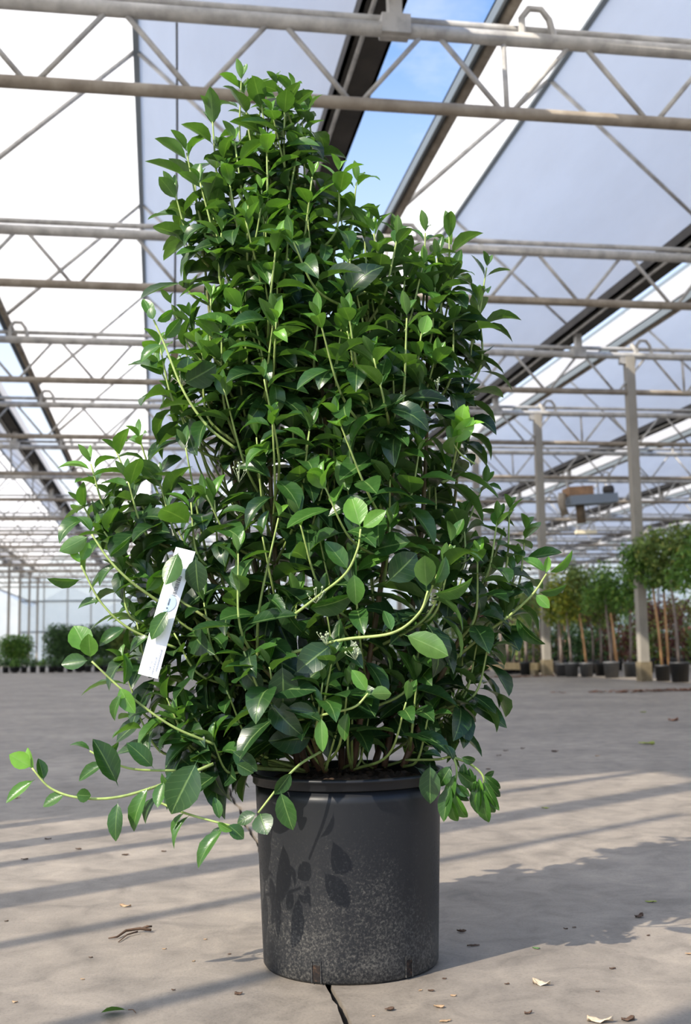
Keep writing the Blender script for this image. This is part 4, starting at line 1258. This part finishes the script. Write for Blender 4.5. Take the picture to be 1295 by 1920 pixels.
# blue dot, cut off at the tag's left edge
dot = MB(); dn = 28
def tag_pt(u, v, off):
    f_ = u * (len(tp) - 1); k = min(len(tp) - 2, int(f_)); p = tp[k].lerp(tp[k + 1], f_ - k)
    T = (tp[k + 1] - tp[k]).normalized(); S = FH.cross(T).normalized(); S = S * (1 if S.dot(RT) > 0 else -1)
    return p + S * TW * v - FH * (off + .0022 * (1 - v * v)) - cl[-1]
for k in range(dn):
    a_ = 2 * math.pi * k / dn
    dot.v.append(tuple(tag_pt(.585 + .070 * math.sin(a_), max(-.99, -.18 + .92 * math.cos(a_)), .0010)))
dot.v.append(tuple(tag_pt(.585, -.1, .0012)))
dot.f = [(k, (k + 1) % dn, dn) for k in range(dn)]
dot.build('blue_dot', M['tagblue'], tg)
for (ua, ub, va, vb, mt_) in ((.555, .605, -.02, .10, 'ink'), (.622, .632, -.04, .08, 'ink'), (.86, .965, .50, .58, 'ink_faint'), (.90, .985, .22, .30, 'ink_faint'), (.925, .935, -.12, -.02, 'ink_faint'), (.95, .965, -.12, -.02, 'ink_faint')):
    u = ua
    while u < ub:
        e = min(ub, u + r_.uniform(.004, .010))
        strip('print_mark', u, e, va, vb, .0016, M[mt_], tg)
        u = e + .003

# ------------------------------------------------------------------ litter on the concrete
M['tan'] = noisy('dry_tan', [(0.3, (.30, .19, .10)), (0.7, (.52, .36, .22))], 60, .8)
M['brown'] = noisy('dry_brown', [(0.3, (.055, .03, .018)), (0.7, (.13, .075, .045))], 60, .85)
M['pale'] = noisy('pale_chip', [(0.3, (.42, .33, .22)), (0.7, (.66, .54, .40))], 50, .85)
M['ygreen'] = noisy('yellow_green', [(0.3, (.22, .26, .05)), (0.7, (.40, .44, .09))], 60, .7)
M['fallen'] = noisy('fallen_leaf', [(0.3, (.05, .12, .03)), (0.7, (.11, .24, .06))], 60, .5)
def crumb(px, py, wpx, m_, seed, name, label, cat, group=None, curl=.5, asp=.5):
    """a curled scrap of dry leaf lying on the slab"""
    p = on_z(px, py)
    sc = (p - CAM).dot(FW) / F
    s = wpx * sc * .5
    r_ = random.Random(seed)
    mb = MB()
    nu, nv = 7, 5
    for i in range(nu):
        u = -1 + 2 * i / (nu - 1)
        hw = asp * math.sqrt(max(.02, 1 - abs(u) ** 2.2)) * r_.uniform(.75, 1.15)
        for j in range(nv):
            v = -1 + 2 * j / (nv - 1)
            mb.v.append((u * s, v * hw * s, .0012 + s * curl * (.35 * v * v * (.3 + .7 * abs(u)) + .10 * u * u + .22 * math.sin(2.3 * u + 2.9 * v + seed) ) + r_.uniform(0, .14) * s))
    for i in range(nu - 1):
        for j in range(nv - 1):
            a_ = i * nv + j
            mb.f.append((a_, a_ + nv, a_ + nv + 1, a_ + 1))
    lowest = min(v[2] for v in mb.v)
    mb.v = [(x, y, z - lowest + .0004) for x, y, z in mb.v]
    o = mb.build(name, M[m_], None, True, p)
    o.rotation_euler.z = r_.uniform(-.6, .6) - YAW
    md = o.modifiers.new('thick', 'SOLIDIFY'); md.thickness = max(.0008, s * .06); md.offset = 1
    tag(o, label, cat, group)
    return o
crumb(1015, 1847, 34, 'pale', 1, 'bark_chip', 'pale bark chip on the sunlit concrete right of the pot', 'bark chip', None, .75, .45)
crumb(1125, 1917, 48, 'pale', 2, 'dry_leaf', 'pale curled dry leaf at the very front of the concrete', 'dry leaf', None, .55, .4)
crumb(1177, 1914, 26, 'brown', 3, 'bark_chip', 'dark brown bark chip beside the pale curled dry leaf', 'bark chip', None, .8, .6)
crumb(730, 1895, 18, 'brown', 4, 'bark_chip', 'small brown lump just right of the concrete joint', 'bark chip', None, .9, .7)
crumb(823, 1890, 20, 'tan', 5, 'dry_leaf', 'tan curled scrap of leaf in front of the black pot', 'dry leaf', None, .6)
crumb(835, 1916, 24, 'tan', 6, 'dry_leaf', 'flat orange-tan leaf scrap nearest the front of the joint', 'dry leaf', None, .3, .35)
crumb(447, 1865, 15, 'brown', 7, 'bark_chip', 'round brown bark crumb left of the concrete joint', 'bark chip', None, .9, .8)
crumb(990, 1901, 17, 'brown', 8, 'dry_leaf', 'dark folded leaf scrap between the pale chip and the pale curled leaf', 'dry leaf', None, .8)
crumb(1198, 1720, 20, 'brown', 9, 'dry_leaf', 'dark crumpled leaf lying in the shrub shadow', 'dry leaf', None, .9, .7)
crumb(1220, 1692, 22, 'ygreen', 10, 'dry_leaf', 'flat yellowish leaf in the shrub shadow', 'dry leaf', None, .2, .3)
crumb(865, 1748, 18, 'brown', 11, 'dry_leaf', 'dark red-brown scrap in the pot shadow', 'dry leaf', None, .6)
crumb(887, 1774, 24, 'brown', 12, 'dry_leaf', 'flat dark scrap in the pot shadow, nearer its sharp edge', 'dry leaf', None, .15, .3)
crumb(1005, 1779, 15, 'fallen', 13, 'fallen_leaf', 'tiny green leaf on the edge of the pot shadow', 'leaf', None, .3)
crumb(235, 1700, 24, 'tan', 14, 'dry_leaf', 'orange-tan leaf scrap on the sunlit concrete behind the twig', 'dry leaf', None, .4, .4)
crumb(1262, 1352, 18, 'rust', 15, 'dry_leaf', 'rust-red crumpled leaf far back on the shaded concrete', 'dry leaf', None, .9, .7)
crumb(1212, 1396, 30, 'ygreen', 16, 'fallen_leaf', 'yellow-green fallen leaf on the shaded concrete', 'leaf', None, .4, .4)
crumb(1205, 1336, 11, 'ygreen', 17, 'fallen_leaf', 'small yellow-green leaf farther back on the shaded concrete', 'leaf', None, .4)
crumb(1022, 1516, 15, 'ygreen', 18, 'fallen_leaf', 'pale green leaf scrap behind the drooping clump', 'leaf', None, .3, .4)
for k, (px, py, wd) in enumerate(((46, 1612, 14), (147, 1593, 13), (235, 1604, 14), (307, 1597, 10), (90, 1574, 12), (325, 1857, 9), (1148, 1817, 12), (950, 1846, 10), (808, 1859, 12), (833, 1836, 9), (948, 1408, 10), (935, 1417, 10),
                                  (1060, 1742, 9), (1076, 1740, 8), (915, 1443, 9), (1040, 1410, 16), (980, 1404, 10), (1120, 1860, 8), (170, 1796, 8), (12, 1728, 8), (1215, 1755, 8), (430, 1790, 7))):
    crumb(px, py, wd, 'brown', 60 + k, 'leaf_crumb', 'tiny dark brown leaf crumb scattered on the concrete', 'leaf crumb', 'dark leaf crumbs on the concrete', .5, .5)
for k, (px, py, wd) in enumerate(((28, 1880, 12), (155, 1837, 9), (1291, 1790, 14), (30, 1497, 16), (788, 1858, 8), (850, 1868, 12), (308, 1780, 8), (363, 1803, 7), (882, 1356, 9), (850, 1394, 8), (1120, 1418, 9), (700, 1906, 6), (385, 1762, 7))):
    crumb(px, py, wd, 'tan', 90 + k, 'leaf_crumb', 'tiny light tan leaf crumb scattered on the concrete', 'leaf crumb', 'light leaf crumbs on the concrete', .5, .5)
# green fallen leaf in front
p = on_z(218, 1903)
gl = empty('fallen_leaf', p); tag(gl, 'fresh green fallen leaf with a short stalk on the front concrete', 'leaf')
o = bpy.data.objects.new('blade', leaf_mesh(2, 4)); COL.objects.link(o); o.parent = gl
o.matrix_basis = Matrix.Translation((.020, 0, .006)) @ Matrix.Rotation(math.pi - .1, 4, 'Z') @ Matrix.Rotation(.5, 4, 'X') @ Matrix.Diagonal((.040, .046, .040, 1))
MB().tube([(.019, 0, .007), (.027, .003, .006), (.032, -.003, .002)], .0009, 5).build('stalk', M['brown'], gl, True)
# twig
a_, b_ = on_z(202, 1763), on_z(284, 1750)
tw = empty('dry_twig', (a_ + b_) / 2); tag(tw, 'dry brown forked twig lying on the sunlit concrete', 'twig')
q = lambda x, y, z=.003: on_z(x, y) - (a_ + b_) / 2 + Vector((0, 0, z))
MB().tube([q(203, 1762), q(220, 1760, .004), q(236, 1752, .008), q(262, 1748, .008), q(283, 1749, .006)], [.0012, .0022, .0030, .0034, .0028], 7).build('stick', M['brown'], tw, True)
MB().tube([q(222, 1768, .002), q(238, 1757, .005), q(258, 1752, .006)], [.0010, .0016, .0018], 6).build('side_twig', M['brown'], tw, True)
MB().tube([q(266, 1746, .006), q(276, 1748, .012), q(284, 1746, .010)], [.002, .0028, .0022], 6).build('knot', M['brown'], tw, True)
